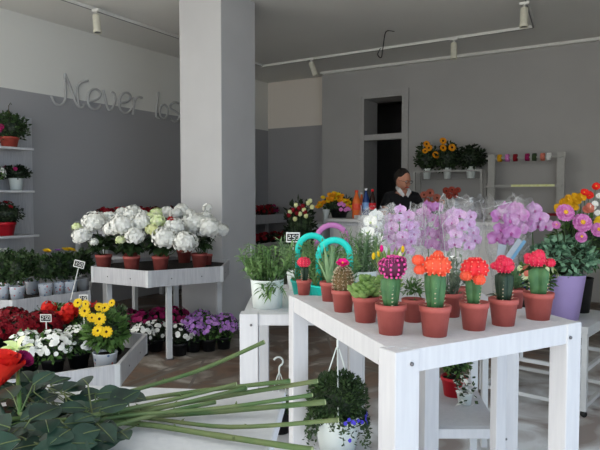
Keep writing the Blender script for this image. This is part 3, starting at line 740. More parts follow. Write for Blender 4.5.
for i in range(5):
    t = R_(3.6, 6); 
    for k in range(5): m.sleaf((.034*math.cos(t), .034*math.sin(t)-.004*k, .05-.009*k), rdir(-.6), .02, .014, k % 2, R_(-1, 1))
m.build('foliage', ['p_white', 'leaf_dark'], o)

# ================================================================ metal trolley at the right
TRZ = .52
a = Vector((X(485, 3.76), 3.76, 0)); b = Vector((X(588, 3.37), 3.37, 0)); dv = (b-a).normalized(); nv = Vector((-dv.y, dv.x, 0))
tr = thing('metal_trolley', 'low white metal trolley with castors behind the right table leg', 'trolley', (0, 0, 0))
def trp(s, n, z): return a+dv*s+nv*n+Vector((0, 0, z))
L = (b-a).length; Wd = .55
for s_, n_ in ((0, 0), (L, 0), (0, Wd), (L, Wd)):
    m = MB(); q = trp(s_, n_, 0); m.box((q.x, q.y, .045+(TRZ-.045)/2-.02), (.03, .03, TRZ-.045-.02), math.atan2(dv.y, dv.x)); lg_ = m.build('leg', 'metalw', tr)
    m = MB(); m.lathe([(0, -.008), (.018, -.008), (.018, .008), (0, .008)], (q.x, q.y, .018), 14, mtx=Matrix.Rotation(PI/2, 3, 'X')); m.box((q.x, q.y, .038), (.02, .02, .016)); m.build('castor', 'cable', lg_)
for z in (.06, .27, TRZ-.055):
    m = MB()
    m.beam(trp(.015, 0, z), trp(L-.015, 0, z), .022, .022); m.beam(trp(.015, Wd, z), trp(L-.015, Wd, z), .022, .022)
    m.beam(trp(0, .015, z), trp(0, Wd-.015, z), .022, .022); m.beam(trp(L, .015, z), trp(L, Wd-.015, z), .022, .022); m.build('rail', 'metalw', tr)
for s_ in (.24, .42):
    m = MB(); m.beam(trp(s_, 0, .28), trp(s_, 0, TRZ-.06), .018, .018); m.build('upright', 'metalw', tr)
m = MB(); m.prism([trp(-.02, -.02, 0), trp(L+.02, -.02, 0), trp(L+.02, Wd+.02, 0), trp(-.02, Wd+.02, 0)], TRZ-.038, TRZ); m.build('top_shelf', 'metalw', tr, bevel=.003)

# lilac pot with pink blooms
o = thing('potted_dahlia', 'large lilac pot with leafy green plant and pink dahlias at the right', 'potted plant', (X(564.5, 3.6), 3.6, TRZ))
pot(o, 'purplepot', .128, .27, rim=False, n=36, taper=.70)
m = MB(); canopy(m, (.0, 0, .36), (.19, .16, .13), 480, .046, .042, 0, 1, -.5); canopy(m, (.0, -.004, .365), (.195, .165, .135), 170, .042, .034, 2, None, -.4, .9); m.build('foliage', ['leaf_var', 'leaf_vdark', 'leaf_mint'], o)
def dahlia(o, px, py, Y, r, nrm=(-.1, -1, .35), mt='p_pink', name='bloom'):
    p = at(px, py, Y)-Vector(o.location); m = MB(); nn = Vector(nrm)
    for i, (k, c, q) in enumerate(((11, .1, 1), (10, .45, .85), (8, .9, .6))): m.flower(p+nn.normalized()*.003*i, nn, r*q, k, 1.15, 0, None, cup=c)
    m.ball(p+nn.normalized()*r*.25, r*.27, 8, 6, mi=1); m.tube([p, Vector((p.x*.3, p.y*.3, .32))], .003, 4, mi=2)
    m.build(name, [mt, 'eye_y', 'leaf_dark'], o)
for px, py, r in ((565, 213, .055), (582, 223, .058), (556, 225, .026), (581, 237, .036), (598, 230, .045)): dahlia(o, px, py, 3.48, r)
# wild bouquet bucket behind
o = thing('flower_bucket', 'mixed bouquet of golden, red and small white flowers at the far right edge', 'bouquet', trp(.44, .44, TRZ), 0)
pot(o, 'blackpot', .085, .22, rim=False)
m = MB(); canopy(m, (.0, .0, .44), (.20, .13, .20), 420, .06, .02, 0, 1, -.6); m.build('foliage', ['leaf_mid', 'leaf_vdark'], o)
ob = Vector(o.location)
for px, py, r, mt in ((557, 209, .03, 'p_gold'), (563, 204, .03, 'p_gold'), (569, 201, .032, 'p_gold'), (575, 199, .032, 'p_gold'), (581, 198, .03, 'p_gold'), (585, 193, .025, 'p_scar'), (589, 196, .025, 'p_scar'), (596, 186, .025, 'p_scar'), (572, 206, .03, 'p_gold'), (595, 204, .018, 'p_white'), (592, 208, .018, 'p_white'), (597, 213, .018, 'p_white'), (598, 222, .03, 'p_yel'), (588, 209, .03, 'p_salm'), (599, 196, .018, 'p_white')):
    q = at(px, py, ob.y-.13)-ob; m = MB()
    for k in range(3): m.flower(q+Vector((R_(-1, 1), R_(-1, 0), R_(-1, 1)))*r*.35, (R_(-.4, .4), -1, .5), r, 12, 1.1, 0, 1 if k == 2 else None, .25, .3)
    m.tube([q, Vector((q.x*.4, q.y*.4, .40))], .002, 4, mi=2); m.build('bloom', [mt, 'eye_y', 'leaf_mid'], o)

# ================================================================ orchid stand and orchids
OZ = .52
os_ = thing('low_table', 'low white table carrying the wrapped orchids behind the cactus table', 'table', (0, 0, 0))
ox0, ox1, oy0, oy1 = X(355, 3.2), X(476, 3.2), 2.95, 3.62
for x_, y_ in ((ox0, oy0), (ox1-.03, oy0), (ox0, oy1-.04), (ox1-.03, oy1-.04)): post_box(os_, x_, x_+.03, y_, y_+.03, 0, OZ-.03, 'metalw')
post_box(os_, ox0-.02, ox1+.02, oy0-.02, oy1+.02, OZ-.03, OZ, 'white', 'table_top')
def orchid(label, px, Y, base, blooms, mt, cell=True, topz=.72, seed=1, rb=.042, wr=.15, lean=0):
    rnd = random.Random(seed); st = random.getstate(); random.seed(seed)
    o = thing('wrapped_orchid' if cell else 'potted_orchid', label, 'orchid', (X(px, Y), Y, base)); pot(o, 'whitepot', .06, .11, rim=False)
    m = MB()
    for i in range(6):
        t = i*PI/3+.4; m.leaf((0, 0, .11), (math.cos(t), math.sin(t), .55), .17, .055, .45, fold=.2)
    m.build('leaves', 'leaf_dark', o)
    loc = Vector(o.location); m = MB(); tops = []
    P = [at(bx, by, Y+by_o)-loc for bx, by, by_o in blooms]
    top = max(P, key=lambda q: q.z)
    spine = smooth([(0, 0, .1), (top.x*.3, top.y*.3+.02, top.z*.5), (top.x*.7, top.y*.5+.02, top.z*.9), (top.x, top.y+.02, top.z)], 4); m.tube(spine, .003, 5)
    for q in P:
        s_ = min(spine, key=lambda v: (v-q).length); m.tube([s_, q+Vector((0, .01, 0))], .0015, 4)
    m.build('flower_stem', 'leaf_mid', o)
    for q in P:
        m = MB(); n = Vector((R_(-.5, .5), -1, R_(-.1, .4))).normalized(); x, y, n = frame(n); r = rb*R_(.85, 1.1)
        for i in range(3):
            t = PI/2+i*2*PI/3; d = x*math.cos(t)+y*math.sin(t)+n*.15; m.leaf(q, d, r, r*.62, 0, up=n, fold=.05, shape=(.3, .9, 1, .75, .15))
        for sgn in (0, PI):
            t = .25 if sgn == 0 else PI-.25; d = x*math.cos(t)+y*math.sin(t)+n*.25; m.leaf(q+n*.004, d, r*1.05, r*1.15, 0, up=n, fold=.08, shape=(.25, .95, 1.1, .85, .25))
        m.ball(q+n*.010-y*.006, (r*.16, r*.16, r*.2), 6, 5, mi=1); m.build('bloom', [mt, 'p_lip' if mt != 'p_white' else 'p_lime'], o)
    if cell:
        m = MB(); nn = 36
        def rf(t, z): return 1+.07*math.sin(7*t+z*9+seed)+.05*math.sin(13*t-z*17)
        H_ = topz; prof = [(.062, .01), (.075, .12), (wr*.62, .26), (wr*.85, .42), (wr, H_-.14), (wr*1.05, H_-.08), (wr*.98, H_-.03), (wr*.92, H_)]
        b0 = len(m.v); vs = []; fs = []
        for (r, z) in prof:
            for i in range(nn):
                t = 2*PI*i/nn; rr = r*rf(t, z); zz = z+(.022*math.sin(3*t+seed)+.014*math.sin(8*t))*(z/H_)**6
                vs.append((rr*math.cos(t)+lean*z, rr*math.sin(t), zz))
        for j in range(len(prof)-1):
            for i in range(nn): fs.append((j*nn+i, j*nn+(i+1) % nn, (j+1)*nn+(i+1) % nn, (j+1)*nn+i))
        m.add(vs, fs, 0, True); cw = m.build('cellophane_wrap', 'cel', o)
        m = MB()
        for i in range(9):
            c0 = random.randrange(nn); j0 = random.choice((2, 3, 4)); pts = [Vector(vs[j*nn+(c0+(j-j0)*random.choice((0, 1, 1)))%nn])*1.004 for j in range(j0, len(prof))]
            m.tube(pts, [R_(.0008, .0026) for _ in pts], 4, flat=.3)
        m.build('fold', 'cel_fold', cw)
    random.setstate(st); return o
orchid('white orchid in clear wrap at the left end of the orchid group', 373, 3.1, OZ, [(371, 222, -.05), (368, 232, -.07), (376, 226, 0), (377, 238, -.05), (371, 245, -.05), (375, 216, 0), (381, 250, -.03)], 'p_white', True, .66, 1, .036, .075)
orchid('wrapped lilac orchid next to the white orchid', 401, 3.15, OZ, [(398, 219, -.05), (392, 228, -.05), (406, 226, -.05), (402, 236, -.08), (394, 240, 0), (410, 241, -.05), (400, 210, 0), (409, 216, 0), (388, 236, 0), (396, 248, 0), (408, 251, 0), (413, 226, .03), (413, 234, .03), (390, 220, .04), (404, 245, -.03)], 'p_orch', True, .67, 2, .038, .13)
orchid('wrapped pale lilac orchid in the middle of the group behind the orange cactus', 432, 3.3, OZ, [(424, 213, -.05), (432, 219, -.05), (440, 224, -.05), (420, 225, 0), (428, 233, -.08), (438, 236, 0), (446, 230, -.03), (432, 245, -.06), (422, 242, 0), (442, 247, 0), (436, 208, 0), (417, 217, .04), (426, 206, .03), (445, 219, .04), (416, 234, .04)], 'p_orch2', True, .68, 3, .040, .13)
orchid('wrapped lilac orchid with loose tall cellophane behind the scarlet cactus', 461, 3.12, OZ, [(452, 222, -.05), (460, 215, -.05), (468, 224, -.05), (456, 234, -.07), (465, 239, 0), (472, 232, 0), (461, 227, -.09), (454, 244, 0), (468, 246, 0), (451, 230, .04), (453, 214, .04), (470, 216, .04), (474, 240, .03)], 'p_orch', True, .72, 4, .038, .11)
orchid('large-flowered purple orchid in clear wrap behind the crimson cacti', 508, 3.62, TRZ, [(499, 217, -.1), (509, 221, -.12), (519, 216, -.1), (500, 230, -.12), (511, 233, -.13), (519, 229, -.1), (497, 239, -.1), (515, 209, -.05), (504, 209, -.05), (524, 222, -.08), (506, 241, -.1)], 'p_orch2', True, .72, 5, .056, .14)
orchid('open lilac orchid spray leaning between the large orchid and the pink dahlias', 538, 3.66, TRZ, [(534, 211, -.08), (540, 218, -.1), (529, 219, -.08), (545, 226, -.1), (537, 226, -.08), (532, 209, -.05), (526, 227, -.1)], 'p_orch', False, .8, 6, .05)
# folded paper tags on orchids
m = MB(); q = at(501, 253, 3.4); m.box((0, 0, 0), (.045, .0015, .10), mtx=Matrix.Rotation(.15, 3, 'Y')); tag(m.build('plant_tag', 'tagwht', loc=q), 'plain white care tag hanging beneath the large purple orchid blooms', 'plant tag')
m = MB()
m.box((0, 0, 0), (.03, .0015, .14), mtx=Matrix.Rotation(.6, 3, 'Y')); m.box((.025, -.004, -.005), (.018, .0015, .14), mtx=Matrix.Rotation(.6, 3, 'Y'), mi=1)
tag(m.build('plant_tag', ['tagwht', 'tagblue'], loc=at(513, 250, 3.36)), 'slanting white and blue care tag beside the crimson cacti', 'plant tag')
# small colourful pots between
o = mass_plant('potted_primrose', 'low plant with cream, red and green heads left of the lilac pot', 'potted plant', (X(536, 3.45), 3.45, TRZ), 'leaf_mid', 'p_lime', 'blackpot', .07, .20, (.12, .09, .11), 260, 26, .02)
m = MB(); bloom_dome(m, (-.02, -.03, .27), (.09, .07, .07), 12, .022); m.build('red_blossoms', 'p_salm', o)
o = mass_plant('potted_hydrangea', 'small blue-flowered plant showing behind the crimson cacti', 'potted plant', (X(526, 3.42)-.06, 3.40, TRZ), 'leaf_dark', 'p_blue', 'blackpot', .05, .16, (.07, .06, .06), 120, 30, .014)

# plants behind the cacti on the low table filling the gap
o = thing('potted_bulb', 'budding plant with pink and yellow buds behind the green succulents', 'potted plant', onz(389, 300, TZ)+Vector((0, .02, 0))); pot(o, 'terra', .034, .06)
m = MB()
for i in range(34):
    t = i*2.4; k = R_(.1, .6); m.leaf((.012*math.cos(t), .012*math.sin(t), .05), (math.cos(t)*k, math.sin(t)*k, 1), R_(.08, .125), .014, .03, fold=.25)
m.build('foliage', 'succ', o)
for dx, dz, mt in ((-.022, .15, 'p_hot'), (-.045, .128, 'p_yel'), (-.03, .135, 'p_yel'), (.04, .148, 'p_yel'), (.032, .13, 'p_cream')):
    m = MB(); m.ball((dx, -.015, dz), (.0055, .0055, .011), 8, 6); m.tube([(dx, -.015, dz), (dx*.3, 0, .06)], .0012, 4, mi=1); m.build('bud', [mt, 'leaf_mid'], o)

# ================================================================ flower trays
def tray(name, label, poly, ztop, hb, legs=(), zfloor=None, closed=True, lw=.04):
    """poly: counter-clockwise plan corners"""
    P = [Vector((p[0], p[1], 0)) for p in poly]; c = sum(P, Vector())/len(P); o = thing(name, label, 'flower tray', (c.x, c.y, 0))
    n = len(P); zf = ztop-.03 if ztop > .46 else ztop-.092
    for i in range(n):
        a, b = P[i]-c, P[(i+1) % n]-c; d = (b-a).normalized(); nn = Vector((-d.y, d.x, 0))
        if nn.dot(-(a+b)) < 0: nn = -nn
        m = MB(); q = (a+b)/2+nn*.011; m.box((q.x, q.y, ztop-hb/2), ((b-a).length-.045, .018, hb), math.atan2(d.y, d.x)); m.build('side_board', 'board', o, bevel=.0015)
        for k in (.3, .7):
            R = (-nn).to_track_quat('Z', 'Y').to_matrix(); s = a.lerp(b, k)+nn*.0015; m = MB(); m.lathe([(0, 0), (.006, 0), (.004, .002), (0, .002)], (s.x, s.y, ztop-hb*.55), 8, mtx=R); m.build('screw', 'steel', o)
    for i in range(n):
        a = P[i]-c; m = MB(); u1 = (P[i-1]-P[i]).normalized(); u2 = (P[(i+1) % n]-P[i]).normalized()
        q = [a, a+u1*.027, a+u1*.027+u2*.022*.9, a+(u1+u2)*.02, a+u2*.027+u1*.022*.9, a+u2*.027]
        m.prism([(v.x, v.y) for v in q], ztop-hb-.001, ztop+.001); m.build('corner_bracket', 'metalw', o)
    ins = [(p-c)*(1-.028/((p-c).length)) for p in P]
    m = MB(); m.prism([(p.x, p.y) for p in ins], zf-.006, zf); m.build('liner', 'blacktray', o)
    for lx, ly in legs:
        m = MB(); m.box((lx-c.x, ly-c.y, (zf-.006)/2), (lw, lw, zf-.006), .5); m.build('leg', 'metalw', o)
        m = MB(); m.box((lx-c.x, ly-c.y, .004), (lw*1.5, lw*1.5, .008), .5); m.build('foot_plate', 'steel', o)
    return o, zf
def hexa(p0, d0, side, n=6):
    out = [Vector((p0[0], p0[1]))]
    for i in range(n-1):
        a = math.radians(d0+60*i); out.append(out[-1]+Vector((math.cos(a), math.sin(a)))*side)
    return out
T3P = [(-1.13, 4.45), (-.61, 4.77), (-.62, 5.30), (-1.14, 5.60), (-1.67, 5.30), (-1.66, 4.76)]
t3, zf3 = tray('hexagonal_tray', 'raised white hexagonal tray on legs holding the white hydrangeas', T3P, .70, .125, legs=((-1.01, 4.60), (-.70, 5.15), (-1.57, 4.92), (-1.14, 5.5)))
T1P = hexa((-.862, 2.85), 92.8, .64)
t1, zf1 = tray('hexagonal_tray', 'low front white hexagonal tray with red, white and yellow flowers', T1P, .45, .11, legs=[(p.x*.93-.1, p.y*.93+.22) for p in T1P[::2]])
T2P = [(-2.17, 4.51), (-1.75, 5.0), (-1.93, 5.55), (-2.80, 4.64+.28), (-2.80, 4.64)]
t2, zf2 = tray('trapezoid_tray', 'white tray holding the row of printed pots, below the wall shelves', T2P, .47, .12, legs=((-2.2, 4.65), (-1.85, 5.0), (-2.7, 4.8)))

# ---- hydrangeas
def hydrangea(label, px, Y, heads, seed, potm='terra', leaf='leaf_dark', z=None, r=.067, h=.118):
    st = random.getstate(); random.seed(seed)
    o = thing('potted_hydrangea', label, 'hydrangea', (X(px, Y), Y, (z or zf3)), 0, 'white hydrangeas on the hexagonal tray'); pot(o, potm, r, h)
    loc = Vector(o.location); m = MB()
    P = [(at(a, b, Y+dy)-loc, rr/F*Y*1.08, mt) for a, b, rr, mt, dy in heads]
    for q, rr, mt in P: m.tube([(0, 0, h*.8), (q.x*.5, q.y*.5, q.z*.6), q], .004, 5)
    for i in range(60):
        t = i*2.4; k = R_(.1, .9); d = Vector((math.cos(t), math.sin(t), R_(.0, .9)))
        m.leaf((d.x*.02, d.y*.02, h+.02+.12*k), d, R_(.09, .14), .065, .5, fold=.2)
    m.build('foliage', leaf, o)
    for q, rr, mt in P:
        m = MB(); m.ball(q, (rr*.8, rr*.8, rr*.66), 10, 7)
        for _ in range(int(150 if rr > .05 else 50)):
            d = rdir(-.55); p = q+Vector((d.x*rr, d.y*rr, d.z*rr*.82))*R_(.88, 1.02); m.flower(p, d+rdir()*.25, .0125 if rr > .05 else .009, 4, 1.1, 0, None, cup=.1)
        m.build('flower_head', mt, o)
    random.setstate(st); return o
WH, LM, CR = 'p_white', 'p_lime', 'p_cream'
hydrangea('white hydrangea at the left end of the raised tray, heads drooping over the edge', 103, 4.84, [(95, 222, 12, WH, -.05), (82, 236, 9, WH, -.1), (77, 227, 5, LM, 0), (109, 219, 8, WH, .05), (94, 242, 4, WH, -.12)], 11)
hydrangea('white hydrangea second from the left, above the corner of the raised tray', 131, 4.72, [(122, 225, 12, WH, -.08), (135, 236, 9, WH, -.14), (141, 223, 11, WH, 0), (120, 240, 4.5, LM, -.12), (112, 229, 8, WH, -.05), (131, 215, 7, WH, .1)], 12)
hydrangea('white hydrangea in the middle with two large round heads low in front', 160, 4.72, [(165, 238, 12.5, WH, -.12), (185, 242, 12, WH, -.14), (175, 227, 10, WH, -.02), (152, 230, 6, CR, -.08), (158, 221, 7, LM, 0)], 13)
hydrangea('white hydrangea at the right end of the raised tray, against the column', 199, 4.95, [(195, 224, 12.5, WH, -.05), (209, 228, 12, WH, -.1), (220, 230, 8, WH, -.05), (185, 226, 7, WH, 0), (205, 219, 8, WH, .05)], 14)
hydrangea('white hydrangea in the back row behind the two left ones', 130, 5.26, [(133, 212, 8, WH, 0), (122, 213, 6, WH, .05), (142, 215, 6, WH, .0), (117, 218, 7, WH, -.05)], 15)
hydrangea('white hydrangea in the back row with cream-green heads, behind the middle one', 160, 5.3, [(157, 214, 7, LM, 0), (167, 213, 7, WH, .03), (171, 220, 3.5, 'p_red', -.12), (152, 218, 6, LM, -.1)], 16)
hydrangea('white hydrangea in the back row beside the column', 184, 5.32, [(182, 210, 7, WH, 0), (176, 214, 6, WH, -.1), (190, 215, 6, WH, -.05)], 17)
o = thing('potted_daisy', 'tall single white bloom on a thin stem in front of the column', 'potted plant', (X(207, 5.15), 5.15, zf3)); pot(o, 'terra', .045, .09)
q = at(207, 208, 5.12)-Vector(o.location); m = MB(); m.tube([(0, 0, .08), (q.x*.6, q.y, q.z*.5), q], .003, 5); m.leaf((q.x, q.y, q.z-.08), (.6, -.3, .3), .07, .04); m.leaf((q.x, q.y, q.z-.12), (.8, -.3, .1), .08, .045); m.leaf((q.x, q.y, q.z-.16), (-.8, -.3, .1), .08, .045)
m.build('foliage', 'leaf_mid', o); m = MB()
for k in range(20): d = rdir(-.5); m.flower(q+d*.035, d, .017, 5, 1)
m.build('bloom', 'p_white', o)

# ---- tray 2: printed pots
spots2 = [(1, 4.74, .05), (15.5, 4.72, .058), (30.5, 5.02, .056), (44, 4.86, .058), (57, 4.96, .05), (69, 5.02, .062), (82, 5.2, .05), (5, 5.02, .05), (22, 5.2, .05)]
tops = [None, None, None, 'p_yel', 'p_pur', 'p_yel', None, None, None]
lab2 = ['printed pot of dark greenery at the left edge under the wall shelves', 'second printed pot of dark greenery from the left', 'printed pot of greenery set back behind its neighbours', 'printed pot of greenery with one flat yellow bloom on top', 'printed pot of greenery with a small purple bloom', 'printed pot with wide yellow blooms, next to the stick of the price sign', 'grey-shaded pot of greenery at the right end below the hydrangeas', 'printed pot in the back row at the far left of the tray', 'printed pot in the back row behind the second pot']
for i, (px, Y, r) in enumerate(spots2):
    o = thing('printed_pot_plant', lab2[i], 'potted plant', (X(px, Y), Y, zf2), R_(0, 6), 'printed pots in the back tray'); pot(o, 'printpot' if i != 6 else 'metalw', r, .108, rim=False, taper=.78)
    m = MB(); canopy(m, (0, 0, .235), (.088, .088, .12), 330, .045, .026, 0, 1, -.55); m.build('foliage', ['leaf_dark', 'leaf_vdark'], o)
    if tops[i]:
        m = MB()
        for k in range({'p_yel': 5 if i == 5 else 2, 'p_pur': 2}[tops[i]]):
            a = R_(0, 6.28); q = R_(0, .06) if i == 5 else .02; m.flower((q*math.cos(a), q*math.sin(a), .365), (R_(-.3, .3), R_(-.6, .1), 1), .038 if i != 4 else .025, 14, 1.1, 0, None, cup=.3)
            m.flower((q*math.cos(a), q*math.sin(a), .367), (R_(-.3, .3), R_(-.6, .1), 1), .03 if i != 4 else .02, 12, 1.1, 0, None, cup=.7)
        m.build('blossoms', tops[i], o)
price_sign('tilted black price sign standing before the greenery, left of the raised tray', at(74.5, 278, 4.72), .09, .085, .058, tilt=.25, text='3,50', zb=zf2)

# ---- tray 1: front beds
def zt1(px, Y, label, *a, **k):
    return mass_plant(k.pop('name'), label, k.pop('cat', 'flowering plant'), (X(px, Y), Y, zf1), *a, **k)
for px, Y, l in ((-6, 3.35, 'dark red flowering plant cut off by the left edge of the photo'), (18, 3.42, 'dark red flowering plant left of the small price sign'), (40, 3.55, 'dark red flowering plant just under the price sign'), (8, 3.66, 'dark red flowering plant in the back of the front tray')):
    zt1(px, Y, l, 'leaf_vdark', 'p_dred', 'blackpot', .06, .085, (.12, .11, .08), 260, 260, .015, group='dark red plants in the front tray', name='potted_petunia')
for px, Y, l in ((24, 2.98, 'white impatiens at the left, behind the rose leaves'), (50, 3.0, 'white impatiens in the middle of the front tray'), (76, 3.12, 'white impatiens next to the yellow daisies')):
    zt1(px, Y, l, 'leaf_mid', 'p_white', 'blackpot', .06, .085, (.092, .09, .088), 260, 105, .0145, group='white impatiens in the front tray', name='potted_impatiens', drop=.005)
for px, Y, l, c in ((50, 3.85, 'bright red geranium beside the price sign', .085), (66, 3.72, 'scarlet geranium between the price sign and yellow daisies', .08)):
    o = zt1(px, Y, l, 'leaf_mid', None, 'blackpot', .06, .085, (.11, .1, .08), 220, 0, name='potted_geranium')
    loc = Vector(o.location)
    for (hx, hy, r) in ([(49, 308, 7), (54, 316, 5)] if px == 50 else [(70, 311, 8), (59, 319, 7), (66, 316, 7)]):
        q = at(hx, hy, Y-.1)-loc; rr = r/F*Y; m = MB(); m.ball(q, rr*.75, 8, 6)
        for _ in range(40): d = rdir(-.5); m.flower(q+d*rr, d, .014, 5, 1)
        m.tube([q, (0, 0, .12)], .003, 4, mi=1); m.build('flower_head', ['p_scar', 'leaf_mid'], o)
# yellow gerberas
o = thing('potted_daisies', 'dark-eyed yellow daisies in a printed pot at the corner of the front tray', 'flowering plant', (X(103, 3.05), 3.05, zf1)); pot(o, 'printpot', .063, .10, rim=False, taper=.78)
loc = Vector(o.location); m = MB(); canopy(m, (0, .02, .20), (.11, .10, .10), 380, .05, .028, 0, 1, -.6); 
G = [(85, 311, 6.5), (99.5, 319, 6.5), (92, 318, 5), (98, 331, 6), (106.5, 332, 6), (105, 308, 5.5), (99, 307, 4.5), (78, 303, 5), (86, 304, 4.5), (112, 303, 4)]
pts = []
for hx, hy, r in G:
    q = at(hx, hy, 2.95 if hy > 313 else 3.06)-loc; pts.append((q, r/F*3)); m.tube([q, (q.x*.3, q.y*.3, .12)], .0025, 4)
m.build('foliage', ['leaf_mid', 'leaf_vdark'], o)
for q, r in pts:
    m = MB(); n = (R_(-.4, .4), -1, R_(.1, .8)); m.flower(q, n, r*1.05, 12, .85, 0, None, cup=.12); m.flower(q+Vector((0, -.002, .001)), n, r*.85, 12, .85, 0, 1, .28, .25); m.build('bloom', ['p_yel', 'eye'], o)
o = thing('potted_salvia', 'green plant with thin red flower spikes behind the yellow daisies', 'flowering plant', (X(112, 3.4), 3.4, zf1)); pot(o, 'blackpot', .055, .085)
m = MB(); canopy(m, (0, 0, .17), (.10, .10, .11), 320, .045, .02, 0, 1, -.6); m.build('foliage', ['leaf_dark', 'leaf_vdark'], o)
for px, py in ((94, 303), (111, 321), (90, 306), (116, 322)):
    q = at(px, py, 3.27)-Vector(o.location); m = MB()
    for k in range(16): m.sleaf(q+Vector((R_(-.025, .025), R_(-.01, .01), R_(-.008, .008))), rdir(), .014, .008)
    m.build('flower_spike', 'p_scar', o)
price_sign('small black price sign in front of the red geraniums', at(46.5, 338, 3.28), .09, .062, .042, text='2,50', zb=zf1)
price_sign('price sign half hidden between the yellow daisies, near the tray corner', at(84, 315, 3.35), .075, .05, .04, text='2,50', zb=zf1)

# ---- floor plants beneath the raised tray
for i, (px, Y, mt, l) in enumerate(((125, 5.15, 'p_mag', 'magenta petunia standing on the floor at the left under the raised tray'), (140, 5.1, 'p_mag', 'magenta petunia on the floor left of the tray leg'), (158, 5.2, 'p_mag', 'magenta petunia on the floor behind the white ones'), (174, 5.25, 'p_mag', 'magenta petunia on the floor right of the tray leg'))):
    mass_plant('potted_petunia', l, 'flowering plant', (X(px, Y), Y, 0), 'leaf_vdark', mt, 'blackpot', .08, .11, (.13, .12, .11), 240, 80, .024, group='magenta petunias on the floor')
for i, (px, Y, l) in enumerate(((140, 4.72, 'white petunia on the floor, half behind the low tray'), (154, 4.85, 'white petunia on the floor just left of the grey tray leg'), (178, 4.72, 'white petunia on the floor right of the grey tray leg'))):
    mass_plant('potted_petunia', l, 'flowering plant', (X(px, Y), Y, 0), 'leaf_vdark', 'p_white', 'blackpot', .07, .10, (.11, .10, .095), 260, 44, .019, group='white petunias on the floor')
for i, (px, Y, l) in enumerate(((192, 4.82, 'purple bell-flowered plant on the floor next to the white petunias'), (208, 4.84, 'purple bell-flowered plant on the floor in the middle of its black tray'), (223, 4.92, 'purple bell-flowered plant on the floor nearest the column foot'), (200, 5.08, 'purple bell-flowered plant on the floor in the back row'))):
    mass_plant('potted_campanula', l, 'flowering plant', (X(px, Y), Y, .004), 'leaf_mid', 'p_pur', 'blackpot', .065, .10, (.115, .10, .12), 300, 80, .019, group='purple flowers on the floor', drop=.0)
# ================================================================ shelf unit on the left wall
RU1 = -4.23; RU0 = -5.2
rk = thing('shelf_unit', 'white shelf unit against the left wall with three shelves of plants', 'shelf unit', (0, 0, 0))
m = MB(); m.prism([W(RU0, .005), W(-4.06, .005), W(-4.06, .025), W(RU0, .025)], 0, 2.06); m.build('back_panel', 'board', rk)
for z in (1.727, 1.314, .88, .5):
    m = MB(); m.prism([W(RU0, .025), W(RU1, .025), W(RU1+(.0 if z > 1 else .04), .30), W(RU0, .30)], z-.022, z); m.build('shelf', 'white', rk, bevel=.002)
def shelfpl(u, z, s=.16): p = W(u, s, z); return p
o = mass_plant('hanging_basket', 'bushy green plant with a pink bloom in a hanging pot on the top shelf', 'hanging basket', shelfpl(-4.40, 1.727, .19), 'leaf_dark', 'p_mag', 'terra2', .09, .10, (.20, .15, .16), 620, 0, .03, leafs=(.04, .03))
m = MB()
for k in range(3):
    t = k*2.09; m.tube([(.085*math.cos(t), .085*math.sin(t), .1), (0, 0, .36)], .0025, 4)
m.tube([(0, 0, .36), (0, 0, .40), (.02, 0, .43), (.03, 0, .41)], .003, 5); m.build('hanger', 'twig', o)
o2 = Vector(o.location); m = MB(); q = at(1, 128, o2.y-.13)-o2
for k in range(8): d = rdir(); m.flower(q+d*.025, d, .03, 5, 1)
m.build('bloom', 'p_mag', o)
mass_plant('potted_impatiens', 'white-flowered trailing plant on the middle wall shelf', 'flowering plant', shelfpl(-4.60, 1.314, .2), 'leaf_mid', 'p_white', 'whitepot', .08, .11, (.14, .12, .10), 300, 100, .017, drop=.02)
mass_plant('potted_petunia', 'dark leafy plant with pink blooms in a white pot on the middle shelf', 'flowering plant', shelfpl(-4.33, 1.314, .17), 'leaf_vdark', 'p_mag', 'whitepot', .07, .12, (.15, .12, .085), 380, 6, .022)
mass_plant('potted_cyclamen', 'red cyclamen in a red pot at the end of the lower wall shelf', 'flowering plant', shelfpl(-4.46, .88, .19), 'leaf_vdark', 'p_dred', 'redpot', .10, .13, (.18, .13, .13), 520, 9, .022)
mass_plant('potted_cyclamen', 'bright red cyclamen in a red pot left along the lower wall shelf', 'flowering plant', shelfpl(-4.72, .88, .17), 'leaf_vdark', 'p_scar', 'redpot', .10, .12, (.13, .12, .13), 300, 45, .024)
mass_plant('potted_begonia', 'small plant low behind the tray, on the lowest wall shelf', 'flowering plant', shelfpl(-4.45, .50, .17), 'leaf_mid', 'p_white', 'whitepot', .07, .1, (.12, .11, .10), 260, 30, .014)

# ================================================================ long stand along the left wall
ls = thing('long_flower_stand', 'long white two-tier flower stand running along the left wall to the corner', 'plant stand', (0, 0, 0))
LU0, LU1 = -3.6, -.12
for s0, s1_, z in ((.05, .50, .985), (.50, .92, .625)):
    m = MB(); m.prism([W(LU0, s1_-.02), W(LU1, s1_-.02), W(LU1, s1_), W(LU0, s1_)], z-.13, z); m.build('front_board', 'board', ls)
    m = MB(); m.prism([W(LU0, s0), W(LU1, s0), W(LU1, s0+.02), W(LU0, s0+.02)], z-.13, z); m.build('back_board', 'board', ls)
    for e in (LU0, LU1-.02):
        m = MB(); m.prism([W(e, s0+.02), W(e+.02, s0+.02), W(e+.02, s1_-.02), W(e, s1_-.02)], z-.13, z); m.build('end_board', 'board', ls)
    m = MB(); m.prism([W(LU0+.02, s0+.02), W(LU1-.02, s0+.02), W(LU1-.02, s1_-.02), W(LU0+.02, s1_-.02)], z-.12, z-.11); m.build('liner', 'blacktray', ls)
    for u_ in (LU0, -2.4, -1.2, LU1-.05):
        for s_ in (s0, s1_-.04):
            m = MB(); m.prism([W(u_, s_), W(u_+.04, s_), W(u_+.04, s_+.04), W(u_, s_+.04)], 0, z-.13); m.build('leg', 'metalw', ls)
proto = {}
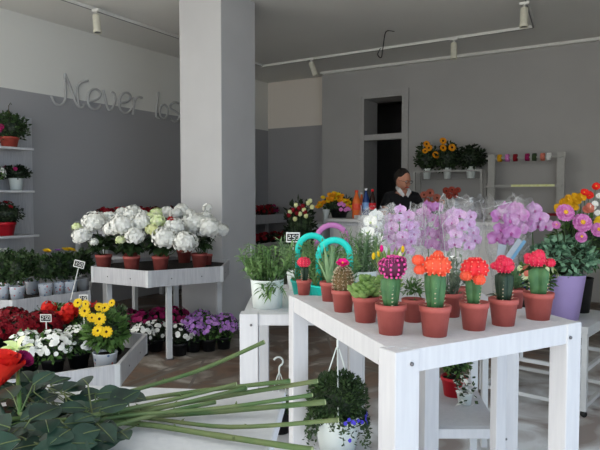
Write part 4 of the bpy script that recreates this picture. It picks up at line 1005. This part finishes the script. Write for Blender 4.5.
def far_plant(kind, petal, leaf, p, rz, label, group, sc=1):
    if kind not in proto:
        proto[kind] = mass_plant('potted_kalanchoe', label, 'flowering plant', p, leaf, petal, 'blackpot', .065, .10, (.12, .12, .10), 170, 55, .026, group=group); return
    dup(proto[kind], p, rz, label, group, sc)
for i in range(14):
    u = LU1-.2-.24*i; kind = ('a', 'p_dred') if i % 3 else ('b', 'p_mag')
    if i > 7: kind = ('c', 'p_red') if i % 4 == 0 else ('a', 'p_dred')
    far_plant(kind[0], kind[1], 'leaf_vdark', W(u, .27+.06*(i % 2), .876), i*1.3, 'dark red flowering pot plant in the upper trough along the left wall' if u > -1.6 else 'red flowering pot plant on the wall stand, seen over the hydrangeas', 'red pot plants on the far end of the wall stand' if u > -1.6 else 'red pot plants seen over the hydrangeas')
for i in range(8):
    far_plant('d', 'p_dred', 'leaf_vdark', W(LU1-.22-.26*i, .71, .516), i*1.7, 'dark leafy pot plant in the lower trough in the far left corner', 'dark pot plants in the lower far trough', .9)

# ================================================================ counter, flowers and bottles on it
CZ = 1.03
ca = Vector((X(329, 6.15), 6.15, 0)); cb = ca + S*1.75
co = thing('counter', 'white shop counter in front of the person', 'counter', ca, RZ)
L = 1.75
m = MB(); m.box((L/2, .28, CZ-.015), (L+.04, .60, .03)); m.build('counter_top', 'counter', co, bevel=.003)
m = MB(); m.box((L/2, .29, (CZ-.03)/2), (L, .54, CZ-.03)); m.build('body', 'board', co)
for k in range(3):
    m = MB(); m.box((.06+k*.58+.26, .011, .5), (.54, .016, .92)); m.build('front_panel', 'counter', co, bevel=.003)
lc = thing('low_cabinet', 'lower white cabinet at the left end of the counter', 'cabinet', ca - S*.50, RZ)
m = MB(); m.box((.22, .28, .485), (.44, .50, .97)); m.build('body', 'counter', lc, bevel=.003)
m = MB(); m.box((.11, .023, .48), (.205, .016, .9)); m.build('door', 'counter', lc, bevel=.002); m = MB(); m.box((.33, .023, .48), (.205, .016, .9)); m.build('door', 'counter', lc, bevel=.002)
def onct(px, Y, z=CZ): return Vector((X(px, Y), Y, z))
# rose vase standing before the cabinet
o = thing('rose_bouquet', 'bunch of cream and dark red roses in a tall black vase left of the counter', 'bouquet', (X(300, 5.9), 5.9, 0))
m = MB(); m.lathe([(0, 0), (.09, 0), (.12, .62), (.11, .62), (.08, .05), (0, .05)], n=20); m.build('vase', 'blackpot', o)
m = MB(); canopy(m, (0, 0, .93), (.17, .15, .30), 420, .07, .035, 0, 1, -.9); m.build('foliage', ['leaf_vdark', 'leaf_vdark'], o)
for px, py, mt in ((296, 205, 'p_cream'), (308, 203, 'p_cream'), (312, 207, 'p_cream'), (290, 212, 'p_cream'), (300, 214, 'p_cream'), (295, 219, 'p_cream'), (304, 210, 'p_cream'), (306, 216, 'p_cream'), (293, 210, 'p_dred'), (299, 208, 'p_dred'), (303, 206, 'p_dred'), (305, 212, 'p_dred'), (297, 213, 'p_dred'), (310, 201, 'p_cream'), (289, 215, 'p_dred')):
    q = at(px, py, 5.74)-Vector(o.location); m = MB(); m.ball(q, (.022, .022, .024), 8, 6)
    for k in range(9): t = k*.7; m.leaf(q+Vector((0, 0, -.015)), (math.cos(t), math.sin(t), 1.2), .036, .03, -.1, shape=(.5, 1, .9, .4))
    m.tube([q, (q.x*.3, q.y*.3, .6)], .003, 4, mi=1); m.build('rose', [mt, 'leaf_dark'], o)
# chrysanthemum bouquet
o = thing('chrysanthemum_bouquet', 'wide bunch of golden yellow chrysanthemums in a bucket by the bottles', 'bouquet', onct(335, 6.55, .0)); 
o.location = ca - S*.05 + U*.30 + Vector((0, 0, CZ)); loc = Vector(o.location)
pot(o, 'blackpot', .10, .09, rim=False)
m = MB(); canopy(m, (0, 0, .12), (.18, .10, .13), 420, .05, .02, 0, 1, -.3); m.build('foliage', ['leaf_dark', 'leaf_vdark'], o)
for i in range(58):
    px = R_(317, 352); py = 208-(math.sin((px-314)/40*PI))*12+R_(-3, 4); q = at(px, py, loc.y-.06+R_(-.05, .05))-loc; m = MB()
    for c, r in ((.1, .026), (.6, .021)): m.flower(q, (R_(-.4, .4), -.8, R_(.3, 1)), r, 12, 1.2, 0, None, cup=c)
    m.build('bloom', 'p_org' if i % 3 else 'p_yel', o)
m = MB()
for i in range(9): m.flower(at(R_(338, 349), R_(203, 211), loc.y-.13)-loc, (0, -1, .3), .022, 8, 1.1)
m.build('pink_blossoms', 'p_pink', o)
o = thing('glass_vase', 'slim pale glass vase on the low cabinet left of the counter', 'vase', lc.location + S*.40 + U*.12 + Vector((0, 0, .97)))
m = MB(); m.lathe([(0, 0), (.035, 0), (.028, .08), (.04, .15), (.036, .15), (.024, .08), (.03, .01), (0, .01)], n=18); m.build('body', 'vaseglass', o)
# bottles
def bottle(label, px, d, mt, lab, capm, h=.30, r=.042, script=False):
    s_ = s_px(px, d); o = thing('drinks_bottle', label, 'bottle', s_)
    m = MB(); m.lathe([(0, 0), (r*.85, 0), (r, .015), (r, h*.52), (r*.9, h*.62), (r*.45, h*.82), (r*.34, h*.86), (r*.34, h*.93), (0, h*.93)], n=18); m.build('bottle_body', mt, o)
    m = MB(); m.lathe([(r*1.02, h*.30), (r*1.03, h*.32), (r*1.03, h*.52), (r*1.0, h*.53)], n=18)
    if script: m.tube([(r*1.04*math.sin(t*.22-.7), -r*1.04*math.cos(t*.22-.7), h*.42+.008*math.sin(t*2.2)) for t in range(8)], .003, 4, mi=1)
    m.build('label', [lab, 'cap_w'], o)
    m = MB(); m.lathe([(r*.4, h*.92), (r*.4, h), (0, h)], n=12); m.build('cap', capm, o); return o
def s_px(px, d):
    base = ca + U*d; r = (px-300)/F; s_ = (r*base.y-base.x)/(S.x-r*S.y); return base+S*s_+Vector((0, 0, CZ))
bottle('orange drink bottle leftmost of the four on the counter', 356.5, .17, 'orange_b', 'h_org', 'h_org', .29, .045)
bottle('slim reddish orange bottle tucked between the orange and the blue bottle', 361.5, .33, 'orange_b', 'lab_red', 'cap_w', .27, .03)
bottle('dark blue water bottle with white cap on the counter', 366, .22, 'blue_b', 'lab_lblue', 'cap_w', .31, .038)
bottle('cola bottle with red label and red cap nearest the person', 372.5, .22, 'cola', 'lab_red', 'lab_red', .30, .036, True)
pb = s_px(371, .10)
for k, l in enumerate(('white paper sheets at the bottom of the small pile before the bottles', 'middle white paper sheets of the small pile before the bottles', 'uppermost white paper sheets of the small pile before the bottles')):
    m = MB(); m.box((0, 0, .006), (.30, .21, .0115), R_(-.2, .2)); tag(m.build('paper_ream', 'paper', loc=pb+Vector((R_(-.01, .01), 0, .0125*k))), l, 'papers', 'paper on the counter')
# grey-white crossbar etc: small card
# ================================================================ person behind the counter
P0 = Vector((X(400, 6.1), 6.1, 0)); P0 = s_px(401.5, .74); P0.z = 0
def skin(name, verts, edges, mtl, parent, sub=2):
    me = bpy.data.meshes.new(name); me.from_pydata([v[:3] for v in verts], edges, [])
    o = bpy.data.objects.new(name, me); C.objects.link(o); o.parent = parent; me.materials.append(M[mtl])
    md = o.modifiers.new('skin', 'SKIN'); md.use_smooth_shade = True
    sv = me.skin_vertices[0].data if me.skin_vertices else None
    if sv is None:
        bpy.context.view_layer.objects.active = o
    for i, v in enumerate(verts):
        r = v[3]; r = (r, r) if isinstance(r, (int, float)) else r
        me.skin_vertices[0].data[i].radius = r
    me.skin_vertices[0].data[0].use_root = True
    s_ = o.modifiers.new('sub', 'SUBSURF'); s_.levels = sub; s_.render_levels = sub
    return o
pn = thing('person', 'person in a black short-sleeved polo with white collar leaning on the counter', 'person', P0, .12)
# local frame: -y faces the camera; slightly stooped
bv = [(0, .02, .84, (.13, .10)), (0, .03, 1.0, (.12, .095)), (0, .01, 1.15, (.14, .10)), (0, -.02, 1.25, (.12, .085)), (.0, -.04, 1.31, (.05, .05)), (.0, -.06, 1.36, (.046, .05)),
      (-.16, -.01, 1.24, .055), (-.21, -.06, 1.10, .043), (-.225, -.12, 1.02+.035, .038), (-.13, -.25, 1.045, .03), (-.06, -.30, 1.05, .022),
      (.16, -.01, 1.24, .055), (.22, -.05, 1.10, .043), (.22, -.12, 1.055, .038), (.12, -.26, 1.045, .03), (.05, -.31, 1.05, .022),
      (-.09, .02, .80, .085), (-.10, .01, .46, .058), (-.10, .03, .08, .04), (-.10, -.10, .035, .035),
      (.09, .02, .80, .085), (.10, .01, .46, .058), (.10, .03, .08, .04), (.10, -.10, .035, .035)]
be = [(0, 1), (1, 2), (2, 3), (3, 4), (4, 5), (3, 6), (6, 7), (7, 8), (8, 9), (9, 10), (3, 11), (11, 12), (12, 13), (13, 14), (14, 15), (0, 16), (16, 17), (17, 18), (18, 19), (0, 20), (20, 21), (21, 22), (22, 23)]
skin('body', bv, be, 'skin', pn)
hc = Vector((-.012, -.085, 1.425)); HR = Matrix.Rotation(.45, 3, 'Z') @ Matrix.Rotation(.28, 3, 'X')
def hfn(t, p, d):
    k = 1.0
    if d.z < -.1: k *= 1-.22*min(1, (-d.z-.1))*(1 if abs(d.x) > .3 else .5)
    return k
m = MB(); m.ball(hc, (.072, .092, .112), 24, 18, fn=hfn, mtx=HR)
m.tube([hc+HR@Vector((0, -.088, .02)), hc+HR@Vector((0, -.108, -.018)), hc+HR@Vector((0, -.092, -.028))], [.008, .014, .012], 8)
for sx in (-1, 1):
    m.ball(hc+HR@Vector((sx*.074, .0, -.005)), (.012, .02, .03), 8, 6, mtx=HR); m.ball(hc+HR@Vector((sx*.028, -.082, .012)), (.011, .007, .007), 8, 6, mi=1); m.ball(hc+HR@Vector((sx*.028, -.088, .012)), .004, 6, 4, mi=2)
m.ball(hc+HR@Vector((0, -.085, -.052)), (.024, .010, .007), 10, 6, mi=3)
m.build('head', ['skin', 'collar', 'eye', 'p_salm2'], pn)
m = MB(); m.ball(hc+HR@Vector((0, .026, .034)), (.081, .090, .100), 28, 16, mtx=HR, fn=lambda t, p, d: 1+.03*noise.noise(d*6) if (d.z > .15 or d.y > -.1) else .8)
m.build('hair', 'hair', pn)
m = MB()
for sx in (-1, 1):
    c = hc+HR@Vector((sx*.03, -.098, .012)); m.tube([c+HR@Vector((.024*math.cos(a), 0, .016*math.sin(a))) for a in [k*PI/6 for k in range(13)]], .0022, 4)
    m.tube([c+HR@Vector((sx*.024, 0, 0)), hc+HR@Vector((sx*.078, .0, .008))], .002, 4)
m.build('glasses', 'lens', pn)
sv = [(0, .02, .82, (.145, .115)), (0, .03, 1.0, (.14, .11)), (0, .01, 1.15, (.155, .115)), (0, -.025, 1.265, (.12, .088)), (-.145, -.01, 1.25, .068), (-.205, -.05, 1.115, .058), (.145, -.01, 1.25, .068), (.215, -.045, 1.115, .058), (0, -.045, 1.325, (.062, .062))]
skin('shirt', sv, [(0, 1), (1, 2), (2, 3), (3, 4), (4, 5), (3, 6), (6, 7), (3, 8)], 'shirt', pn)
m = MB()
for sx in (-1, 1):
    e = Vector((sx*.218, -.055, 1.10)); m.tube([e+Vector((0, .0, .012)), e+Vector((0, -.008, -.012))], .058, 16)
m.build('sleeve_cuff', 'collar', pn)
m = MB()
for sx in (-1, 1):
    m.add([(0+sx*.008, -.142, 1.275), (sx*.028, -.150, 1.248), (sx*.078, -.105, 1.31), (sx*.072, -.01, 1.35), (sx*.056, -.02, 1.372), (sx*.046, -.112, 1.345)], [(0, 1, 2, 5), (2, 3, 4, 5)])
cl = m.build('collar', 'collar', pn); sd = cl.modifiers.new('solid', 'SOLIDIFY'); sd.thickness = .006
tv = [(0, .02, .86, (.142, .112)), (-.09, .02, .76, .095), (-.10, .01, .46, .07), (-.10, .03, .10, .06), (.09, .02, .76, .095), (.10, .01, .46, .07), (.10, .03, .10, .06)]
skin('trousers', tv, [(0, 1), (1, 2), (2, 3), (0, 4), (4, 5), (5, 6)], 'trouser', pn)
for sx, wx, wy in ((-1, -.06, -.30), (1, .05, -.31)):
    m = MB(); c = Vector((wx, wy, 1.05)); d = Vector((-sx*.75, -.6, 0)).normalized(); n = Vector((-d.y, d.x, 0))
    m.ball(c+d*.035, (.042, .036, .014), 12, 8, mtx=Matrix.Rotation(math.atan2(d.y, d.x), 3, 'Z'))
    for k, L_ in enumerate((.058, .068, .064, .05)):
        b = c+d*.068+n*(k-1.5)*.018; m.tube([b, b+d*L_*.5+Vector((0, 0, .006)), b+d*L_+Vector((0, 0, -.010))], [.0085, .008, .006], 6)
    s0 = n*(1 if sx > 0 else -1); m.tube([c+s0*.02, c+s0*.045+d*.03, c+s0*.05+d*.06], [.011, .009, .007], 6); m.build('hand', 'skin', pn)

# ================================================================ rack on the back wall with pots, ribbon rack
def wb(px, py, d):  # point on plane u = -.25-d
    a = K + U*(-.25-d); r = (px-300)/F; s_ = (r*a.y-a.x)/(S.x-r*S.y); q = a+S*s_; k = ray(px, py); return Vector((q.x, q.y, H+k.z*(q.y/k.y)))
o = thing('pot_rack', 'white wall rack holding flower pots above the salmon bouquets', 'rack', wb(416, 172, .24))
loc = Vector(o.location); e = wb(484, 172, .24); e.z = loc.z; d = (e-loc); Lr = d.length; o.rotation_euler = (0, 0, math.atan2(d.y, d.x))
for x_ in (.012, Lr-.012):
    for y_ in (-.10, .10): m = MB(); m.box((x_, y_, -loc.z/2+.01), (.024, .024, loc.z-.02)); m.build('post', 'rackw', o)
for y_ in (-.10, .10): m = MB(); m.beam((0, y_, 0), (Lr, y_, 0), .016, .02); m.build('rail', 'rackw', o)
m = MB(); m.box((Lr/2, 0, -.55), (Lr, .18, .02)); m.build('lower_shelf', 'rackw', o)
m = MB()
for k in range(2, 26): m.beam((Lr*k/26, -.095, -.10), (Lr*k/26, .095, -.10), .004, .004)
m.build('wire_tray', 'rackw', o)
RY = loc.y
def rackplace(px, name, label, leaf, pr, ph, cr, nl, potm='whitepot', z0=-.097):
    t = (px-416)/(484-416); q = loc.lerp(e, t); q.z = loc.z+z0; return mass_plant(name, label, 'potted plant', q, leaf, None, potm, pr, ph, cr, nl, 0, .02, leafs=(.05, .03)), q
o, q = rackplace(427, 'potted_sunflowers', 'potted orange sunflower plant at the left of the wall rack', 'leaf_dark', .055, .14, (.17, .11, .22), 430)
def sunf(o, pts, Y):
    l = Vector(o.location)
    for px, py, r in pts:
        q = at(px, py, Y)-l; m = MB(); n = (R_(-.3, .3), -1, R_(0, .5)); r = r/F*Y; m.flower(q, n, r, 12, 1.1, 0, None, cup=.1); m.flower(q, n, r*.85, 12, 1.1, 0, 1, .38, .3); m.tube([q, (q.x*.3, q.y*.3, .16)], .003, 4, mi=2); m.build('bloom', ['p_org', 'eye', 'leaf_dark'], o)
sunf(o, [(426.5, 144, 3.5), (429, 148, 3.5), (425, 151, 3), (436, 155, 4)], q.y-.12)
o, q = rackplace(448, 'potted_sunflowers', 'potted orange sunflower plant in the middle of the wall rack', 'leaf_dark', .055, .14, (.16, .11, .22), 430)
sunf(o, [(443, 141, 3.8), (443, 148, 3.8), (452, 147.5, 4)], q.y-.12)
rackplace(471, 'potted_foliage', 'dark bushy green plant in a white pot at the right of the wall rack', 'leaf_vdark', .065, .15, (.21, .13, .18), 620)
# salmon bouquets on the counter end
for px, l, sp, mt in ((436, 'salmon daisies with dark eyes behind the wrapped orchids', [(424, 195, 4), (430, 193, 4.5), (437, 198, 4.5), (427, 201, 3.5), (442, 202, 3), (433, 204, 3.5)], 'p_salm'), (449, 'deeper salmon-red blooms under the wall rack', [(446, 191, 4), (452, 190, 4), (449, 196, 3.5), (455, 195, 3.5), (458, 190, 3)], 'p_salm2')):
    b = wb(px, 200, .62); b.z = 0
    o = thing('daisy_bucket', l, 'bouquet', b); m = MB(); m.lathe([(0, 0), (.10, 0), (.13, .80), (.12, .80), (.09, .04), (0, .04)], n=20); m.build('bucket', 'blackpot', o)
    m = MB(); canopy(m, (0, 0, .98), (.15, .12, .17), 260, .06, .02, 0, 1, -.6); m.build('foliage', ['leaf_dark', 'leaf_vdark'], o)
    for a_, b_, r in sp:
        q = at(a_, b_, b.y-.13)-b; r = r/F*b.y; m = MB(); n = (R_(-.3, .3), -1, R_(0, .6)); m.flower(q, n, r, 11, 1.15, 0, None, cup=.1); m.flower(q, n, r*.8, 11, 1.1, 0, 1, .3, .35); m.tube([q, (q.x*.3, q.y*.3, .85)], .003, 4, mi=2); m.build('bloom', [mt, 'eye', 'leaf_dark'], o)
# ribbon rack
p0 = wb(491, 157, .25); p1 = wb(560, 157, .25); p0.z = p1.z = 0
o = thing('ribbon_rack', 'tall white frame at the back wall with a bar of coloured ribbon spools', 'rack', p0, math.atan2((p1-p0).y, (p1-p0).x)); Lr = (p1-p0).length
zt = wb(525, 155, .25).z; zb = wb(525, 186, .25).z; zl = wb(525, 214, .25).z
for x_ in (0, Lr):
    m = MB(); m.box((x_, 0, (zt+.02)/2), (.085, .03, zt+.02)); m.build('post', 'rackw', o, bevel=.002)
    m = MB(); m.box((x_, .12, .02), (.085, .27, .035)); m.build('foot', 'rackw', o)
m = MB(); m.beam((-.06, -.03, zt-.03), (Lr+.02, -.03, zt-.03), .02, .02); m.build('spool_bar', 'rackw', o)
m = MB(); m.box((Lr/2-.03, -.03, zb), (Lr+.1, .03, .03)); m.build('cross_bar', 'rackw', o)
m = MB(); m.box((Lr*.62, -.05, zb+.004), (Lr*.62, .012, .026)); m.build('roll_of_film', 'p_cream', o)
m = MB(); m.box((Lr/2, -.04, zl), (Lr, .12, .03)); m.build('low_shelf', 'p_dred', o)
rb = Vector(o.location); ang = o.rotation_euler.z
for i, (px, mt, l) in enumerate(((500, 'p_gold', 'yellow'), (508, 'p_pink', 'pink'), (516, 'p_dred', 'dark red'), (528, 'p_mag', 'maroon'), (535, 'leaf_dark', 'dark green'), (543, 'p_salm', 'brown'), (549, 'signwht', 'white'))):
    t = (px-491)/69; q = p0.lerp(p1, t)+Vector((0, 0, zt-.03)); q += Vector((math.sin(ang), -math.cos(ang), 0))*.03
    m = MB(); R = Matrix.Rotation(ang, 3, 'Z') @ Matrix.Rotation(PI/2, 3, 'Y'); m.lathe([(.0115, -.022), (.046, -.022), (.046, .022), (.0115, .022)], n=20, mtx=R)
    tag(m.build('ribbon_spool', mt, loc=q), l+' ribbon spool hanging on the top bar of the ribbon rack', 'ribbon spool', 'ribbon spools on the rack')

# ================================================================ foreground table and long-stemmed roses
FZ = .88
e0 = onz(60, 384, FZ); e1 = onz(286, 391.5, FZ); ed = (e1-e0).normalized(); en = Vector((ed.y, -ed.x, 0))
q0 = e0-ed*.25; q1 = Vector(e1); q2 = q1+en*.62+ed*.02; q3 = q0+en*.62
ft = thing('work_table', 'white table at the bottom left with long-stemmed roses laid across it', 'table', (0, 0, 0))
m = MB(); m.prism([q0, q3, q2, q1][::-1], FZ-.03, FZ); m.build('table_top', 'white', ft, bevel=.003)
for q, s_ in ((q0, 1), (q1, -1), (q2, -1), (q3, 1)):
    c = q+ed*.05*s_+(en*.05 if q in (q0, q1) else -en*.05); m = MB(); m.box((c.x, c.y, (FZ-.03)/2), (.05, .05, FZ-.03), math.atan2(ed.y, ed.x)); m.build('leg', 'white', ft, bevel=.002)
# each rose: cut end (px), pass point, head side
def rose(label, pts, r, zs, leaves, bloom=None, seed=1):
    """pts: (px,py) along the stem from the head to the cut end; zs: heights above the table"""
    st = random.getstate(); random.seed(seed); P = [onz(a, b, FZ+z) for (a, b), z in zip(pts, zs)]; o = thing('long_stemmed_rose', label, 'rose', P[0], 0, 'long-stemmed roses on the white table'); L_ = P[0].copy()
    P = [p-L_ for p in P]; S_ = smooth(P, 6); m = MB(); n = len(S_)
    r *= .8; m.tube(S_, [r*(.8+.2*k/n)*(1+.10*(k % 6 == 0)) for k in range(n)], 8); 
    for k in range(3, n-2, 4):
        d = rdir(.1); m.tube([S_[k]+d*r*.8, S_[k]+d*(r+.005)], [.0022, .0004], 4)
    m.build('stem', 'stem', o)
    e_ = (S_[-1]-S_[-2]).normalized(); m = MB(); m.tube([S_[-1]-e_*.0005, S_[-1]+e_*.0015], r*.92, 8); m.build('cut_end', 'stem_cut', o)
    extra = [(a_, (R_(380, 446) if a_ < 52 else R_(408, 446)), R_(.012, .055), R_(.036, .052), R_(.025, .034), R_(0, 6.28), R_(-.2, .5)) for a_ in [R_(0, 104) for _ in range(10)]]
    for (px, py, z, ln, wd, ang, up) in [(a_, b_, c_, d_*.68, e2*.72, f_, g_) for a_, b_, c_, d_, e2, f_, g_ in leaves]+extra:
        q = onz(px, py, FZ+z)-L_; near = min(S_, key=lambda v: (v-q).length); d = Vector((math.cos(ang), math.sin(ang), up)); nrm = Vector((R_(-.3, .3), -.55, 1))
        m = MB(); m.tube([near, q], .0012, 4, mi=1); m.leaf(q, d, ln, wd, .12, 0, up=Vector((R_(-.2, .2), -.5, 1)), fold=.08, shape=(.05, .62, .95, 1.0, .82, .5, .0)); m.tube([q+d.normalized()*ln*t-Vector((0, 0, .12*ln*t*t-.0006)) for t in (0, .3, .6, .92)], [.0011, .0009, .0007, .0004], 4, mi=1); m.build('leaf', ['leaf_rose', 'stem'], o)
    if bloom:
        bp, br, bm, bd = bloom; c = at(*bp)-L_; ax = Vector(bd).normalized(); x, y, ax = frame(ax)
        m = MB(); 
        for ring, (cnt, sp_, ln) in enumerate(((4, .15, 1.0), (5, .32, 1.05), (6, .5, 1.05), (7, .75, 1.0))):
            for k in range(cnt):
                t = 2*PI*k/cnt+ring*.5; d = (ax+(x*math.cos(t)+y*math.sin(t))*sp_).normalized(); b = c-ax*br*.9+(x*math.cos(t)+y*math.sin(t))*br*.25
                m.leaf(b, d, br*2*ln, br*1.5, 0, 0, up=(x*math.cos(t)+y*math.sin(t)), fold=-.22, shape=(.35, .85, 1, .95, .6))
        m.tube([c-ax*br*1.0, c-ax*br*.8], [br*.2, br*.42], 10, mi=1)
        for k in range(5):
            t = k*1.256; m.leaf(c-ax*br*.85, (ax*.5+(x*math.cos(t)+y*math.sin(t))), br*1.1, br*.35, .2, 1)
        m.tube([S_[0], c-ax*br*1.0], r*.9, 6, mi=1); m.build('bloom', bm, o)
    random.setstate(st)
RL = 'leaf_rose'
def lf(*a): return a
stems = [
 ('red rose whose stem ends highest, pointing at the sage stand', [(6, 420), (60, 412), (128, 392), (200, 370), (264, 342)], .0052, (.05, .04, .03, .05, .10), [(34, 392, .06, .065, .042, 1.9, .25), (24, 405, .05, .06, .042, 2.6, .2), (50, 385, .05, .06, .04, .9, .2)], ((-4, 372, .98), .030, ['p_scar', 'leaf_rose'], (.2, .1, 1))),
 ('rose with a straight stem ending against the dark hanging pot', [(10, 428), (70, 414), (125, 402), (200, 391), (290, 381)], .0052, (.03, .03, .025, .03, .045), [(64, 392, .06, .07, .05, 1.2, .1), (78, 398, .04, .06, .045, .5, .2), (45, 410, .06, .06, .045, 4.2, .05)], None),
 ('rose with the stem ending just in front of the hanging basket, upper of a pair', [(14, 430), (70, 420), (130, 412), (220, 397), (317, 381)], .0055, (.04, .03, .02, .02, .04), [(95, 395, .05, .07, .045, .1, .2), (110, 400, .05, .06, .04, .8, .3), (60, 412, .06, .06, .04, 3.6, .1)], None),
 ('thin-stemmed rose in the middle of the bunch', [(16, 434), (76, 424), (130, 415), (220, 408), (312, 395)], .0044, (.03, .03, .03, .03, .05), [(100, 410, .05, .065, .045, .3, .25), (88, 385, .07, .05, .04, 2.2, .2)], None),
 ('thick-stemmed rose crossing the middle of the white table', [(20, 436), (80, 426), (130, 418), (225, 411), (325, 402)], .0062, (.02, .015, .012, .012, .03), [(115, 405, .05, .075, .045, .9, .35), (128, 398, .04, .06, .035, -.5, .2)], None),
 ('brownish long stem running straight to the hanging basket', [(24, 440), (86, 424), (140, 418), (230, 427), (338, 420)], .0045, (.03, .02, .010, .012, .03), [(100, 430, .05, .07, .05, 3.9, .1), (70, 430, .06, .06, .05, 4.4, 0)], None),
 ('rose stem slanting down along the front edge of the white table', [(26, 442), (84, 424), (140, 424), (220, 436), (312, 450)], .0062, (.02, .02, .010, .010, .012), [(100, 428, .04, .085, .05, 4.1, .0), (120, 432, .03, .05, .035, -.9, .1)], None),
 ('rose with broad dark leaves at the lower left corner', [(2, 446), (50, 432), (104, 420), (180, 404), (246, 388)], .0048, (.03, .03, .02, .03, .035), [(30, 420, .08, .075, .06, 1.1, .15), (20, 440, .06, .08, .055, 3.7, .0), (48, 446, .05, .09, .06, .4, .0), (10, 428, .07, .07, .05, 2.7, .1)], None),
 ('rose with leaves around the budding green tip at the left', [(20, 414), (60, 420), (110, 412), (170, 400), (236, 384)], .0045, (.06, .05, .04, .035, .05), [(33, 385, .09, .068, .036, 1.2, .3), (14, 398, .07, .07, .05, 2.3, .2), (60, 392, .06, .075, .055, 1.5, .1), (46, 420, .07, .06, .045, 5.2, .0)], ((22, 361, 1.02), .012, ['p_mag', 'leaf_mid'], (.6, -.1, .5))),
 ('rose at the bottom edge with a low leafy stem', [(0, 455), (50, 446), (100, 430), (150, 416), (215, 402)], .0048, (.02, .02, .02, .025, .03), [(62, 446, .04, .09, .06, 5.6, .0), (30, 452, .05, .09, .06, .2, .0), (84, 446, .03, .07, .05, .4, .1), (6, 440, .06, .07, .05, 1.6, .1)], None)]
for i, (l, p, r, z, lv, bl) in enumerate(stems): rose(l, p, r, z, lv, bl, seed=40+i)
# pale lily
p = at(18, 350, 1.06); o = thing('lily_bloom', 'pale green-white lily bloom above the rosebud at the left edge', 'lily', p)
m = MB(); m.tube([(0, 0, 0), (-.01, .02, -.06), (-.03, .0, -.13)], .003, 6); m.build('stem', 'stem', o)
m = MB()
for k in range(6):
    t = k*1.047+.3; m.leaf((0, 0, 0), (math.cos(t), math.sin(t)*.5-.3, .45+.3*math.sin(t)), .036, .026, .25, fold=.15)
m.build('bloom', 'p_lime', o)
